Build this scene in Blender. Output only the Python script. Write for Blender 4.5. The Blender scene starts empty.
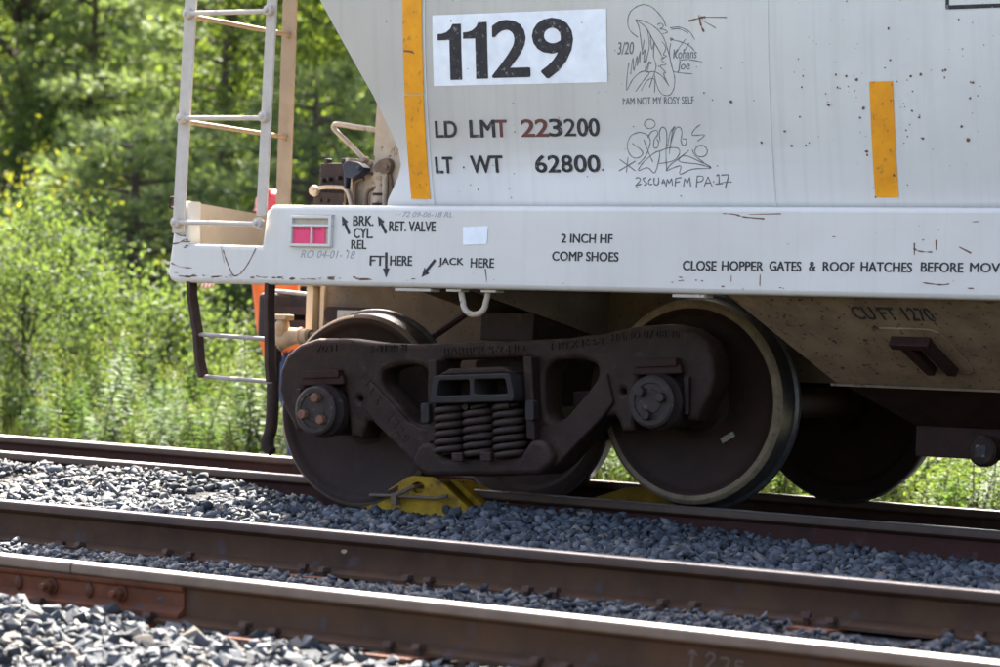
import bpy, bmesh, math, random
import numpy as np
from mathutils import Vector, Matrix

random.seed(7)
RNG = np.random.default_rng(11)
scene = bpy.context.scene
COL = scene.collection

# ------------------------------------------------------------------ camera
CAM_POS = Vector((8.34986, -13.31562, 0.77263))
YAW, PITCH, ROLL, FOCAL = 0.64206, -0.00317, 0.04271, 3404.877 / 1000 * 36.0
fw = Vector((-math.sin(YAW) * math.cos(PITCH), math.cos(YAW) * math.cos(PITCH), math.sin(PITCH)))
rt = Vector((math.cos(YAW), math.sin(YAW), 0))
up = rt.cross(fw)
rt2 = rt * math.cos(ROLL) + up * math.sin(ROLL)
up2 = -rt * math.sin(ROLL) + up * math.cos(ROLL)
cam_data = bpy.data.cameras.new('camera')
cam = bpy.data.objects.new('camera', cam_data)
COL.objects.link(cam)
M = Matrix((rt2, up2, -fw)).transposed().to_4x4()
M.translation = CAM_POS
cam.matrix_world = M
cam_data.sensor_width = 36
cam_data.sensor_fit = 'HORIZONTAL'
cam_data.lens = FOCAL
cam_data.clip_end = 2000
cam_data.dof.use_dof = True
cam_data.dof.focus_distance = 14.3
cam_data.dof.aperture_fstop = 3.4
scene.camera = cam

# ------------------------------------------------------------------ sky, sun, exposure
SUN_EL, SUN_AZ = math.radians(51.0), math.radians(-30.0)      # azimuth from +Y towards +X
world = bpy.data.worlds.new('World')
scene.world = world
world.use_nodes = True
wn = world.node_tree
sky = wn.nodes.new('ShaderNodeTexSky')
sky.sky_type = 'NISHITA'
sky.sun_disc = False
sky.sun_elevation = SUN_EL
sky.sun_rotation = SUN_AZ
sky.air_density = 0.7
sky.dust_density = 5.0
sky.ozone_density = 0.3
bg = wn.nodes['Background']
bg.inputs['Strength'].default_value = 0.10
wn.links.new(sky.outputs['Color'], bg.inputs['Color'])
sun_data = bpy.data.lights.new('sun', 'SUN')
sun_data.energy = 5.0
sun_data.angle = math.radians(0.53)
sun_data.color = (1.0, 0.945, 0.84)
sun = bpy.data.objects.new('sun', sun_data)
COL.objects.link(sun)
light_dir = -Vector((math.sin(SUN_AZ) * math.cos(SUN_EL), math.cos(SUN_AZ) * math.cos(SUN_EL), math.sin(SUN_EL)))
sun.rotation_euler = light_dir.to_track_quat('-Z', 'Y').to_euler()
sun.location = (-20, 35, 50)
vs = scene.view_settings
vs.view_transform = 'Standard'
vs.look = 'None'
vs.gamma = 1.0
vs.use_curve_mapping = False
vs.exposure = 3.1
scene.cycles.max_bounces = 8
scene.cycles.transparent_max_bounces = 4
scene.cycles.use_denoising = True

# ------------------------------------------------------------------ materials
MATS = {}
def new_mat(name):
    m = bpy.data.materials.new(name)
    m.use_nodes = True
    MATS[name] = m
    nt = m.node_tree
    return m, nt, nt.nodes, nt.links, nt.nodes['Principled BSDF']

def N(nt, t, **kw):
    n = nt.nodes.new(t)
    for k, v in kw.items():
        if k in n.inputs.keys():
            n.inputs[k].default_value = v
        else:
            setattr(n, k, v)
    return n

def coords(nt, scale=(1, 1, 1)):
    tc = nt.nodes.new('ShaderNodeTexCoord')
    mp = nt.nodes.new('ShaderNodeMapping')
    mp.inputs['Scale'].default_value = scale
    nt.links.new(tc.outputs['Object'], mp.inputs['Vector'])
    return mp.outputs['Vector']

def noise(nt, vec, scale, detail=5, rough=.6):
    n = N(nt, 'ShaderNodeTexNoise', Scale=scale, Detail=detail, Roughness=rough)
    nt.links.new(vec, n.inputs['Vector'])
    return n.outputs['Fac']

def ramp(nt, fac, stops):
    r = nt.nodes.new('ShaderNodeValToRGB')
    els = r.color_ramp.elements
    while len(els) < len(stops):
        els.new(.5)
    for e, (p, c) in zip(els, stops):
        e.position = p
        e.color = (c, c, c, 1) if not isinstance(c, tuple) else (*c, 1)
    nt.links.new(fac, r.inputs['Fac'])
    return r.outputs['Color']

def mix(nt, fac, a, b):
    m = nt.nodes.new('ShaderNodeMix')
    m.data_type = 'RGBA'
    for s, v in ((m.inputs[0], fac), (m.inputs[6], a), (m.inputs[7], b)):
        if isinstance(v, (int, float)):
            s.default_value = v
        elif isinstance(v, tuple):
            s.default_value = (*v, 1)
        else:
            nt.links.new(v, s)
    return m.outputs[2]

def math_node(nt, op, a, b):
    m = nt.nodes.new('ShaderNodeMath')
    m.operation = op
    for s, v in zip(m.inputs, (a, b)):
        if isinstance(v, (int, float)):
            s.default_value = v
        else:
            nt.links.new(v, s)
    return m.outputs[0]

def bump(nt, bsdf, height, strength=.3, dist=.01):
    b = N(nt, 'ShaderNodeBump', Strength=strength, Distance=dist)
    nt.links.new(height, b.inputs['Height'])
    nt.links.new(b.outputs['Normal'], bsdf.inputs['Normal'])

def grime(name, c1, c2, scale=8, rough=.7, metal=0., bstr=.25, bdist=.004, c3=None, s3=40, spec=.22, lo=.35, hi=.7, dust=None):
    """A surface of two mottled tones, with an optional third in small spots."""
    m, nt, nd, lk, bs = new_mat(name)
    v = coords(nt)
    n1 = noise(nt, v, scale, 8, .65)
    col = mix(nt, ramp(nt, n1, [(lo, 0.), (hi, 1.)]), c1, c2)
    n2 = noise(nt, v, scale * 9, 4)
    if c3:
        sp = ramp(nt, noise(nt, v, s3, 3), [(.60, 0.), (.68, 1.)])
        col = mix(nt, sp, col, c3)
    if dust:
        ge = nd.new('ShaderNodeNewGeometry')
        sx = nd.new('ShaderNodeSeparateXYZ')
        lk.new(ge.outputs['Normal'], sx.inputs[0])
        f = math_node(nt, 'MULTIPLY', ramp(nt, sx.outputs['Z'], [(.15, 0.), (.8, 1.)]), ramp(nt, noise(nt, v, 11, 5), [(.35, .2), (.65, .9)]))
        col = mix(nt, f, col, dust)
    lk.new(col, bs.inputs['Base Color'])
    bs.inputs['Metallic'].default_value = metal
    r = math_node(nt, 'ADD', math_node(nt, 'MULTIPLY', n2, .25), rough - .12)
    lk.new(r, bs.inputs['Roughness'])
    bs.inputs['Specular IOR Level'].default_value = spec
    bump(nt, bs, n2, bstr, bdist)
    return m

def plain(name, c, rough=.6, metal=0., spec=.5):
    m, nt, nd, lk, bs = new_mat(name)
    v = coords(nt)
    n1 = noise(nt, v, 14, 5)
    lk.new(mix(nt, ramp(nt, n1, [(.3, 0.), (.75, 1.)]), c, tuple(x * .82 for x in c)), bs.inputs['Base Color'])
    bs.inputs['Roughness'].default_value = rough
    bs.inputs['Metallic'].default_value = metal
    bs.inputs['Specular IOR Level'].default_value = spec
    return m

def car_paint(name, base, dirt=.25, rust=.62, streak=.12, spots=True):
    m, nt, nd, lk, bs = new_mat(name)
    v = coords(nt)
    broad = noise(nt, v, 1.6, 6, .6)
    col = mix(nt, ramp(nt, broad, [(.35, 0.), (.75, 1.)]), base, tuple(x * (1 - dirt * .5) for x in base))
    st = noise(nt, coords(nt, (22, 2, .8)), 1.0, 5, .55)
    col = mix(nt, math_node(nt, 'MULTIPLY', ramp(nt, st, [(.5, 0.), (.78, 1.)]), streak * 2), col, (base[0] * .68, base[1] * .66, base[2] * .62))
    if spots:
        dens = ramp(nt, noise(nt, v, 1.1, 2), [(.45, 0.), (.65, 1.)])
        vo = N(nt, 'ShaderNodeTexVoronoi', Scale=26.0)
        lk.new(v, vo.inputs['Vector'])
        sp = ramp(nt, vo.outputs['Distance'], [(.09, 1.), (.16, 0.)])
        pick = ramp(nt, noise(nt, v, 9, 2), [(rust - .03, 0.), (rust, 1.)])
        f = math_node(nt, 'MULTIPLY', math_node(nt, 'MULTIPLY', sp, pick), dens)
        col = mix(nt, f, col, (.16, .10, .065))
    lk.new(col, bs.inputs['Base Color'])
    bs.inputs['Roughness'].default_value = .42
    bs.inputs['Specular IOR Level'].default_value = .4
    bump(nt, bs, noise(nt, coords(nt, (3, 3, 1.2)), 2.2, 3), .12, .02)
    return m

car_paint('sheet_paint', (.585, .57, .53), streak=.17)
car_paint('sill_paint', (.600, .562, .500), rust=.66, streak=.10)
grime('dusty_paint', (.46, .41, .34), (.36, .26, .165), 5, .65, c3=(.17, .09, .05), s3=30)
grime('post_tan', (.33, .245, .16), (.25, .175, .11), 6, .6)
grime('chock_yellow', (.22, .125, .008), (.10, .055, .008), 9, .8)
grime('lit_tan', (.52, .43, .32), (.45, .35, .24), 6, .6)  # warm bounced sun on end sill and striker, put into the base colour
grime('under_paint', (.16, .115, .073), (.095, .068, .044), 4, .75, c3=(.07, .05, .04), s3=45)
grime('chute_paint', (.25, .175, .105), (.13, .09, .055), 5, .8, c3=(.04, .03, .025), s3=38)
grime('orange_reflector', (.80, .33, .012), (.62, .235, .010), 7, .4, bstr=.05, c3=(.42, .19, .03), s3=26)
plain('white_vinyl', (.80, .81, .82), .45)
grime('letter_black', (.022, .021, .024), (.05, .043, .042), 30, .6, bstr=.05, c3=(.17, .165, .16), s3=48)
grime('letter_worn', (.10, .04, .035), (.20, .06, .045), 40, .65, bstr=.05)
plain('marker_ink', (.13, .13, .135), .6)
plain('chalk', (.30, .31, .32), .8)
plain('rail_chalk', (.13, .095, .075), .9)
grime('rust_chip', (.20, .105, .065), (.11, .055, .038), 40, .85)
plain('pink_tag', (.80, .050, .15), .6)
grime('paper_grime', (.26, .23, .17), (.16, .14, .10), 60, .8)
grime('ladder_paint', (.51, .455, .39), (.42, .35, .28), 9, .5)
grime('step_steel', (.060, .031, .020), (.028, .016, .012), 14, .7)
grime('sunlit_steel', (.36, .31, .275), (.22, .175, .145), 25, .45)  # pale tone carries the sun caught by the treads and coupler top
grime('cast_dark', (.030, .0142, .0092), (.0125, .0064, .0046), 7, .62, bstr=.5, bdist=.006, c3=(.040, .019, .012), s3=16, dust=(.085, .052, .035))
grime('cast_red', (.032, .012, .008), (.017, .0075, .006), 10, .7, bstr=.4)
grime('bearing_cap', (.038, .026, .021), (.020, .0135, .0115), 20, .55, c3=(.10, .055, .04), s3=30)
grime('bolt_rust', (.20, .095, .055), (.13, .06, .04), 30, .7)
grime('spring_steel', (.034, .021, .0155), (.019, .012, .0092), 16, .55, dust=(.075, .046, .031))
grime('bolster_grey', (.026, .0205, .0180), (.014, .0108, .0097), 9, .6, dust=(.09, .075, .062))
grime('wheel_plate', (.027, .0122, .0072), (.0145, .0070, .0046), 6, .65, c3=(.026, .0145, .010), s3=18)
grime('wheel_rim', (.19, .14, .078), (.105, .074, .044), 14, .6, c3=(.10, .07, .05), s3=40)
grime('wheel_tread', (.10, .095, .09), (.05, .047, .045), 18, .30, metal=.6)
grime('rail_top', (.40, .375, .35), (.27, .245, .22), 7, .40, metal=.7, bstr=.06)
grime('rail_head', (.15, .102, .070), (.105, .070, .048), 9, .5, bstr=.1)
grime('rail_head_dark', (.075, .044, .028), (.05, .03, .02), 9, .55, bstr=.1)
grime('rail_web', (.068, .032, .0135), (.038, .0185, .0092), 5, .75, c3=(.055, .035, .03), s3=9)
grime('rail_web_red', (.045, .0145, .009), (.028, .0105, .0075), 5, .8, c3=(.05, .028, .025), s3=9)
grime('joint_rust', (.125, .038, .014), (.062, .020, .009), 8, .7, c3=(.06, .035, .03), s3=20)
grime('derail_yellow', (.42, .25, .007), (.13, .065, .008), 11, .55, c3=(.10, .05, .02), s3=17, bstr=.3)
grime('dirty_steel', (.16, .11, .07), (.09, .06, .045), 20, .6)
grime('tie_wood', (.10, .075, .055), (.055, .042, .034), 9, .9, bstr=.6)
grime('tie_end_wood', (.42, .31, .21), (.30, .21, .14), 12, .9)
grime('rubber', (.022, .015, .013), (.036, .024, .019), 30, .85)
grime('valve_brown', (.032, .020, .017), (.019, .012, .011), 15, .6, c3=(.055, .035, .027), s3=40)
grime('valve_cream', (.40, .335, .26), (.28, .215, .155), 12, .6, c3=(.20, .13, .09), s3=45)
grime('navy_handle', (.018, .022, .04), (.028, .032, .05), 20, .5)
grime('brass_cast', (.44, .31, .19), (.28, .19, .12), 18, .55)
plain('hat_red', (.62, .045, .05), .35)
plain('vest_orange', (.90, .16, .015), .6)
plain('reflective_tape', (.75, .76, .70), .4)
grime('denim', (.045, .075, .15), (.035, .055, .11), 40, .9)
grime('skin', (.50, .29, .21), (.44, .24, .17), 10, .55, bstr=.05)
grime('boot_leather', (.20, .11, .055), (.13, .07, .04), 16, .6)
grime('bark', (.085, .065, .048), (.05, .04, .032), 10, .95, bstr=.8, bdist=.02)
plain('twig', (.10, .085, .05), .9)
grime('ground_soil', (.10, .085, .05), (.06, .075, .03), 1.5, .95, c3=(.05, .075, .02), s3=3, bstr=.6, bdist=.05)
grime('ballast_fines', (.06, .06, .06), (.035, .035, .035), 20, .95, c3=(.09, .09, .09), s3=55, bstr=1., bdist=.03)

def leaf_mat(name, dark, lite, trans=.5):
    m, nt, nd, lk, bs = new_mat(name)
    at = N(nt, 'ShaderNodeAttribute', attribute_name='tone')
    col = mix(nt, at.outputs['Fac'], dark, lite)
    lk.new(col, bs.inputs['Base Color'])
    bs.inputs['Roughness'].default_value = .62
    bs.inputs['Specular IOR Level'].default_value = .15
    tr = nd.new('ShaderNodeBsdfTranslucent')
    yel = mix(nt, .55, col, mix(nt, 1., col, tuple(min(1, x * k) for x, k in zip(lite, (2.0, 1.95, .7)))))
    lk.new(yel, tr.inputs['Color'])
    ms = nd.new('ShaderNodeMixShader')
    ms.inputs[0].default_value = trans
    lk.new(bs.outputs[0], ms.inputs[1])
    lk.new(tr.outputs[0], ms.inputs[2])
    lk.new(ms.outputs[0], nd['Material Output'].inputs['Surface'])
    return m
leaf_mat('leaf_maple', (.030, .060, .016), (.112, .152, .032), .58)
leaf_mat('leaf_oak', (.020, .044, .020), (.075, .108, .034), .55)
leaf_mat('leaf_yellow', (.090, .115, .018), (.20, .21, .030))
leaf_mat('needle_pine', (.045, .085, .048), (.140, .185, .090), .42)
leaf_mat('leaf_bush', (.018, .040, .018), (.070, .100, .034))
leaf_mat('leaf_goldenrod', (.016, .044, .016), (.052, .088, .030), .45)
leaf_mat('bloom_goldenrod', (.03, .055, .014), (.08, .10, .024), .4)
leaf_mat('grass_blade', (.009, .018, .006), (.028, .034, .012), .40)

def stone_mat(name, by_object):
    m, nt, nd, lk, bs = new_mat(name)
    if by_object:
        f = N(nt, 'ShaderNodeObjectInfo').outputs['Random']
    else:
        f = N(nt, 'ShaderNodeAttribute', attribute_name='tone').outputs['Fac']
    col = ramp(nt, f, [(0., (.010, .011, .014)), (.35, (.028, .032, .038)), (.66, (.055, .061, .069)), (.88, (.115, .121, .130)), (.97, (.16, .125, .09))])
    v = coords(nt)
    n1 = noise(nt, v, 30, 6)
    n2 = noise(nt, v, 150, 4)
    col = mix(nt, ramp(nt, n1, [(.4, 0.), (.62, .55)]), col, (.105, .108, .112))
    lk.new(col, bs.inputs['Base Color'])
    bs.inputs['Roughness'].default_value = .82
    bs.inputs['Specular IOR Level'].default_value = .3
    bump(nt, bs, n2, .5, .003)
    return m
stone_mat('ballast_stone', False)
stone_mat('ballast_stone_single', True)

# ------------------------------------------------------------------ mesh helpers
def link(name, me, parent=None):
    o = bpy.data.objects.new(name, me)
    COL.objects.link(o)
    if parent is not None:
        o.parent = parent
    return o

def tag(o, label=None, cat=None, group=None, kind=None):
    for k, v in (('label', label), ('category', cat), ('group', group), ('kind', kind)):
        if v:
            o[k] = v
    return o

def empty(name, loc=(0, 0, 0)):
    o = bpy.data.objects.new(name, None)
    o.empty_display_size = .1
    o.location = loc
    COL.objects.link(o)
    return o

class MB:
    def __init__(self):
        self.v, self.f, self.m = [], [], []

    def add(self, vs_, fs, mi=0):
        b = len(self.v)
        self.v += [tuple(p) for p in vs_]
        for k, f in enumerate(fs):
            self.f.append(tuple(b + i for i in f))
            self.m.append(mi[k] if isinstance(mi, (list, tuple)) else mi)
        return self

    def box(self, x0, x1, y0, y1, z0, z1, mi=0):
        v = [(x, y, z) for z in (z0, z1) for y in (y0, y1) for x in (x0, x1)]
        return self.add(v, [(0, 2, 3, 1), (4, 5, 7, 6), (0, 1, 5, 4), (2, 6, 7, 3), (0, 4, 6, 2), (1, 3, 7, 5)], mi)

    def prism(self, poly, a0, a1, axis='y', mi=0):
        """poly in (x,z) extruded along y; axis 'x': poly in (y,z); axis 'z': poly in (x,y)."""
        n = len(poly)
        def pt(p, a):
            return (p[0], a, p[1]) if axis == 'y' else ((a, p[0], p[1]) if axis == 'x' else (p[0], p[1], a))
        v = [pt(p, a0) for p in poly] + [pt(p, a1) for p in poly]
        f = [tuple(range(n)), tuple(range(2 * n - 1, n - 1, -1))]
        f += [(i, (i + 1) % n, n + (i + 1) % n, n + i) for i in range(n)]
        return self.add(v, f, mi)

    def tube(self, pts, r, n=10, mi=0, caps=True):
        pts = [Vector(p) for p in pts]
        rs = r if isinstance(r, (list, tuple)) else [r] * len(pts)
        t0 = (pts[1] - pts[0]).normalized()
        u = t0.orthogonal().normalized()
        vv, ff = [], []
        for i, p in enumerate(pts):
            t = (pts[min(i + 1, len(pts) - 1)] - pts[max(i - 1, 0)]).normalized()
            u = (u - t * u.dot(t)).normalized()
            w = t.cross(u)
            for k in range(n):
                a = 2 * math.pi * k / n
                vv.append(p + (u * math.cos(a) + w * math.sin(a)) * rs[i])
        for i in range(len(pts) - 1):
            for k in range(n):
                ff.append((i * n + k, i * n + (k + 1) % n, (i + 1) * n + (k + 1) % n, (i + 1) * n + k))
        if caps:
            ff.append(tuple(range(n - 1, -1, -1)))
            ff.append(tuple((len(pts) - 1) * n + k for k in range(n)))
        return self.add(vv, ff, mi)

    def lathe(self, prof, c=(0, 0, 0), axis='y', n=40, mis=None):
        """prof: list of (radius, distance along the axis)."""
        vv, ff, mm = [], [], []
        for (r, d) in prof:
            for k in range(n):
                a = 2 * math.pi * k / n
                p, q = r * math.cos(a), r * math.sin(a)
                o = (p, d, q) if axis == 'y' else ((d, p, q) if axis == 'x' else (p, q, d))
                vv.append((c[0] + o[0], c[1] + o[1], c[2] + o[2]))
        for i in range(len(prof) - 1):
            for k in range(n):
                ff.append((i * n + k, i * n + (k + 1) % n, (i + 1) * n + (k + 1) % n, (i + 1) * n + k))
                mm.append(mis[i] if mis else 0)
        if prof[0][0] > 1e-5:
            ff.append(tuple(range(n))); mm.append(mis[0] if mis else 0)
        if prof[-1][0] > 1e-5:
            ff.append(tuple((len(prof) - 1) * n + k for k in range(n))); mm.append(mis[-1] if mis else 0)
        return self.add(vv, ff, mm)

    def mesh(self, name, mats, smooth=30):
        me = bpy.data.meshes.new(name)
        me.from_pydata(self.v, [], self.f)
        for m in (mats if isinstance(mats, (list, tuple)) else [mats]):
            me.materials.append(MATS[m])
        me.polygons.foreach_set('material_index', self.m)
        bm = bmesh.new()
        bm.from_mesh(me)
        bmesh.ops.remove_doubles(bm, verts=bm.verts, dist=1e-5)
        bmesh.ops.recalc_face_normals(bm, faces=bm.faces)
        bm.to_mesh(me)
        bm.free()
        if smooth:
            me.polygons.foreach_set('use_smooth', [True] * len(me.polygons))
            me.set_sharp_from_angle(angle=math.radians(smooth))
        return me

    def build(self, name, mats, parent=None, smooth=30, bevel=0, seg=2):
        o = link(name, self.mesh(name, mats, smooth), parent)
        if bevel:
            b = o.modifiers.new('bevel', 'BEVEL')
            b.width = bevel
            b.segments = seg
            b.limit_method = 'ANGLE'
            b.angle_limit = math.radians(40)
        return o

def curve_mesh(cu, name, mat, transform):
    ob = bpy.data.objects.new('tmp', cu)
    COL.objects.link(ob)
    dg = bpy.context.evaluated_depsgraph_get()
    me = bpy.data.meshes.new_from_object(ob.evaluated_get(dg))
    bpy.data.objects.remove(ob)
    bpy.data.curves.remove(cu)
    me.name = name
    co = np.empty(len(me.vertices) * 3)
    me.vertices.foreach_get('co', co)
    co = transform(co.reshape(-1, 3))
    me.vertices.foreach_set('co', co.ravel())
    me.materials.clear()
    me.materials.append(MATS[mat])
    me.update()
    return me

def plate(name, outer, holes, y0, y1, mat, parent, bevel=.01):
    """Flat casting with holes: outlines in (x,z), thickness from y0 to y1, rounded edges."""
    cu = bpy.data.curves.new('tmp', 'CURVE')
    cu.dimensions = '2D'
    cu.fill_mode = 'BOTH'
    for pl in [outer] + holes:
        s = cu.splines.new('POLY')
        s.points.add(len(pl) - 1)
        for p, q in zip(s.points, pl):
            p.co = (q[0], q[1], 0, 1)
        s.use_cyclic_u = True
    half = (y1 - y0) / 2
    cu.extrude = half - bevel
    cu.bevel_depth = bevel
    cu.bevel_resolution = 2
    cu.offset = -bevel
    yc = (y0 + y1) / 2
    me = curve_mesh(cu, name, mat, lambda c: np.stack([c[:, 0], yc - c[:, 2], c[:, 1]], 1))
    me.polygons.foreach_set('use_smooth', [True] * len(me.polygons))
    me.set_sharp_from_angle(angle=math.radians(35))
    return link(name, me, parent)

def rounded(poly, r, n=5):
    """Round every corner of a polygon."""
    out = []
    k = len(poly)
    for i in range(k):
        p0, p, p1 = (Vector(poly[(i + d) % k]) for d in (-1, 0, 1))
        a, b = p0 - p, p1 - p
        d = min(r, a.length * .45, b.length * .45)
        A, B = p + a.normalized() * d, p + b.normalized() * d
        for j in range(n + 1):
            t = j / n
            out.append(tuple(A * (1 - t) ** 2 + p * 2 * t * (1 - t) + B * t * t))
    return out

def text_mesh(txt, box, mat, surf, bold=.0, thick=.0012, shear=0., spacing=1.):
    """Lettering fitted to box=(x0,x1,z0,z1) and laid on the surface surf(x,z,lift)."""
    cu = bpy.data.curves.new('tmp', 'FONT')
    cu.body = txt
    cu.size = 1
    cu.extrude = .01
    cu.shear = shear
    cu.space_character = spacing
    cu.resolution_u = 4
    x0, x1, z0, z1 = box
    def tf(c):
        lo, hi = c.min(0), c.max(0)
        u = x0 + (c[:, 0] - lo[0]) / (hi[0] - lo[0]) * (x1 - x0)
        v = z0 + (c[:, 1] - lo[1]) / (hi[1] - lo[1]) * (z1 - z0)
        lift = np.where(c[:, 2] > 0, thick, -.004)
        tf.flat = (u, v, lift)
        return surf(u, v, lift)
    me = curve_mesh(cu, 'lettering', mat, tf)
    if bold > 0:      # heavier strokes: slightly shifted copies, each a hair prouder than the last
        u, v, lift = tf.flat
        w_ = bold * (z1 - z0)
        F = [tuple(p.vertices) for p in me.polygons]
        V = []
        FF = []
        for k, (a, b) in enumerate(((0, 0), (1, 0), (-1, 0), (0, .6), (0, -.6), (.7, .45), (-.7, -.45), (.7, -.45), (-.7, .45))):
            FF += [tuple(i + k * len(u) for i in f) for f in F]
            V.append(surf(u + a * w_, v + b * w_, np.where(lift > 0, lift + .00012 * k, lift)))
        me2 = bpy.data.meshes.new('lettering')
        me2.from_pydata(np.concatenate(V).tolist(), [], FF)
        me2.materials.append(MATS[mat])
        return me2
    return me

def strokes_mesh(lines, width, mat, surf, name='strokes', thick=.0008, sub=4, jitter=0.):
    """Pen lines: each polyline is smoothed and laid on a surface as a thin raised ribbon."""
    mb = MB()
    for pl in lines:
        p = [Vector(q) for q in pl]
        if len(p) > 2:
            q = []
            for i in range(len(p) - 1):
                a, b, c, d = p[max(i - 1, 0)], p[i], p[i + 1], p[min(i + 2, len(p) - 1)]
                for j in range(sub):
                    t = j / sub
                    q.append(.5 * ((2 * b) + (c - a) * t + (2 * a - 5 * b + 4 * c - d) * t * t + (3 * b - a - 3 * c + d) * t ** 3))
            q.append(p[-1])
            p = q
        L, R_ = [], []
        for i, a in enumerate(p):
            t = p[min(i + 1, len(p) - 1)] - p[max(i - 1, 0)]
            nrm = Vector((-t.y, t.x))
            nrm = nrm.normalized() if nrm.length > 0 else Vector((0, 1))
            w = width * .5 * (1 + random.uniform(-jitter, jitter))
            L.append(a + nrm * w); R_.append(a - nrm * w)
        pts = L + R_
        c = surf(np.array([q.x for q in pts]), np.array([q.y for q in pts]), np.full(len(pts), thick))
        k = len(L)
        mb.add([tuple(r) for r in c], [(i, i + 1, k + i + 1, k + i) for i in range(k - 1)])
    return mb.mesh(name, mat, 0)
DRAWING_STROKES=[[(0.238,1.991),(0.201,2.017),(0.187,2.051),(0.197,2.092),(0.227,2.115),(0.265,2.126),(0.307,2.116),(0.340,2.091),(0.368,2.060),(0.380,2.032)],[(0.227,2.065),(0.273,2.056),(0.314,2.037),(0.351,2.009),(0.375,1.971),(0.391,1.923),(0.405,1.868),(0.418,1.820),(0.414,1.779),(0.396,1.752),(0.371,1.746),(0.343,1.760),(0.324,1.801),(0.316,1.842)],[(0.227,2.065),(0.243,2.036),(0.251,1.995),(0.258,1.939),(0.263,1.919)],[(0.231,2.064),(0.281,2.028),(0.313,1.979),(0.345,1.931),(0.365,1.896)],[(0.285,2.028),(0.296,1.966),(0.286,1.918),(0.269,1.884)],[(0.270,1.980),(0.257,1.919),(0.274,1.939),(0.264,1.884),(0.282,1.912),(0.272,1.850),(0.294,1.891),(0.280,1.843)],[(0.301,2.000),(0.308,1.938),(0.321,1.972),(0.315,1.911),(0.327,1.869),(0.308,1.822),(0.290,1.781)],[(0.359,1.971),(0.379,1.943),(0.365,1.916),(0.382,1.909),(0.352,1.896),(0.377,1.875),(0.347,1.869),(0.375,1.841),(0.363,1.835),(0.390,1.783)],[(0.189,1.886),(0.178,1.831),(0.172,1.770)],[(0.196,1.838),(0.211,1.906),(0.213,1.851),(0.232,1.913),(0.231,1.872),(0.249,1.933),(0.244,1.885)],[(0.176,1.773),(0.207,1.817),(0.251,1.847),(0.292,1.843),(0.266,1.816),(0.218,1.765)],[(0.247,1.768),(0.278,1.809),(0.316,1.815),(0.314,1.760)],[(0.280,1.843),(0.317,1.846),(0.358,1.824),(0.390,1.783)],[(0.401,2.025),(0.447,2.027),(0.496,2.008),(0.524,1.974)],[(0.405,2.019),(0.446,2.020),(0.491,2.002)],[(0.404,1.977),(0.445,1.969),(0.494,1.951),(0.522,1.926)],[(0.479,1.978),(0.445,1.942),(0.419,1.902)],[(0.495,1.961),(0.469,1.928)],[(0.339,2.040),(0.356,2.046),(0.368,2.032),(0.351,2.023),(0.372,2.019),(0.388,2.008),(0.363,2.002)],[(0.404,1.963),(0.395,1.923),(0.402,1.881)],[(0.400,1.980),(0.417,1.976),(0.403,1.985),(0.406,1.970)],[(0.443,1.891),(0.493,1.892),(0.558,1.881)],[(0.413,1.847),(0.433,1.840),(0.507,1.833)]]
TAG_STROKES=[[(0.311,1.629),(0.307,1.621),(0.298,1.614),(0.285,1.611),(0.272,1.612),(0.262,1.617),(0.256,1.626),(0.257,1.635),(0.263,1.643),(0.274,1.648),(0.288,1.649),(0.300,1.645),(0.308,1.638),(0.311,1.630)],[(0.229,1.596),(0.186,1.583),(0.162,1.545),(0.171,1.504),(0.200,1.488),(0.230,1.497),(0.236,1.517),(0.188,1.550)],[(0.229,1.596),(0.266,1.585),(0.281,1.558),(0.265,1.517),(0.242,1.486),(0.210,1.462)],[(0.248,1.565),(0.272,1.503),(0.287,1.472)],[(0.269,1.572),(0.288,1.596),(0.317,1.602),(0.320,1.585),(0.302,1.565),(0.296,1.534),(0.312,1.530),(0.322,1.551),(0.315,1.568)],[(0.331,1.557),(0.329,1.592),(0.343,1.615),(0.363,1.605),(0.365,1.564),(0.356,1.509),(0.354,1.434)],[(0.372,1.503),(0.385,1.557),(0.396,1.598),(0.410,1.618),(0.383,1.591),(0.367,1.537)],[(0.384,1.550),(0.409,1.605),(0.434,1.614),(0.443,1.591),(0.435,1.563),(0.442,1.540),(0.458,1.543),(0.463,1.563),(0.444,1.567)],[(0.539,1.625),(0.512,1.610),(0.493,1.587),(0.502,1.580),(0.555,1.581),(0.517,1.556)],[(0.119,1.483),(0.195,1.435)],[(0.199,1.476),(0.110,1.435)],[(0.162,1.493),(0.148,1.428)],[(0.208,1.438),(0.245,1.476),(0.324,1.516),(0.295,1.428),(0.259,1.448),(0.212,1.435)],[(0.324,1.516),(0.375,1.530),(0.420,1.526),(0.422,1.502),(0.387,1.475),(0.319,1.465)],[(0.350,1.434),(0.377,1.461),(0.425,1.489),(0.473,1.519)],[(0.354,1.434),(0.393,1.448),(0.427,1.454),(0.420,1.420),(0.483,1.441),(0.578,1.446),(0.519,1.474),(0.463,1.495),(0.430,1.492),(0.424,1.472),(0.518,1.461),(0.578,1.446)],[(0.490,1.522),(0.500,1.498),(0.543,1.468)],[(0.564,1.515),(0.560,1.504),(0.549,1.495),(0.535,1.492),(0.520,1.493),(0.508,1.499),(0.502,1.510),(0.503,1.521),(0.511,1.531),(0.523,1.537),(0.538,1.539),(0.552,1.534),(0.561,1.526),(0.564,1.515)]]
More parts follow.
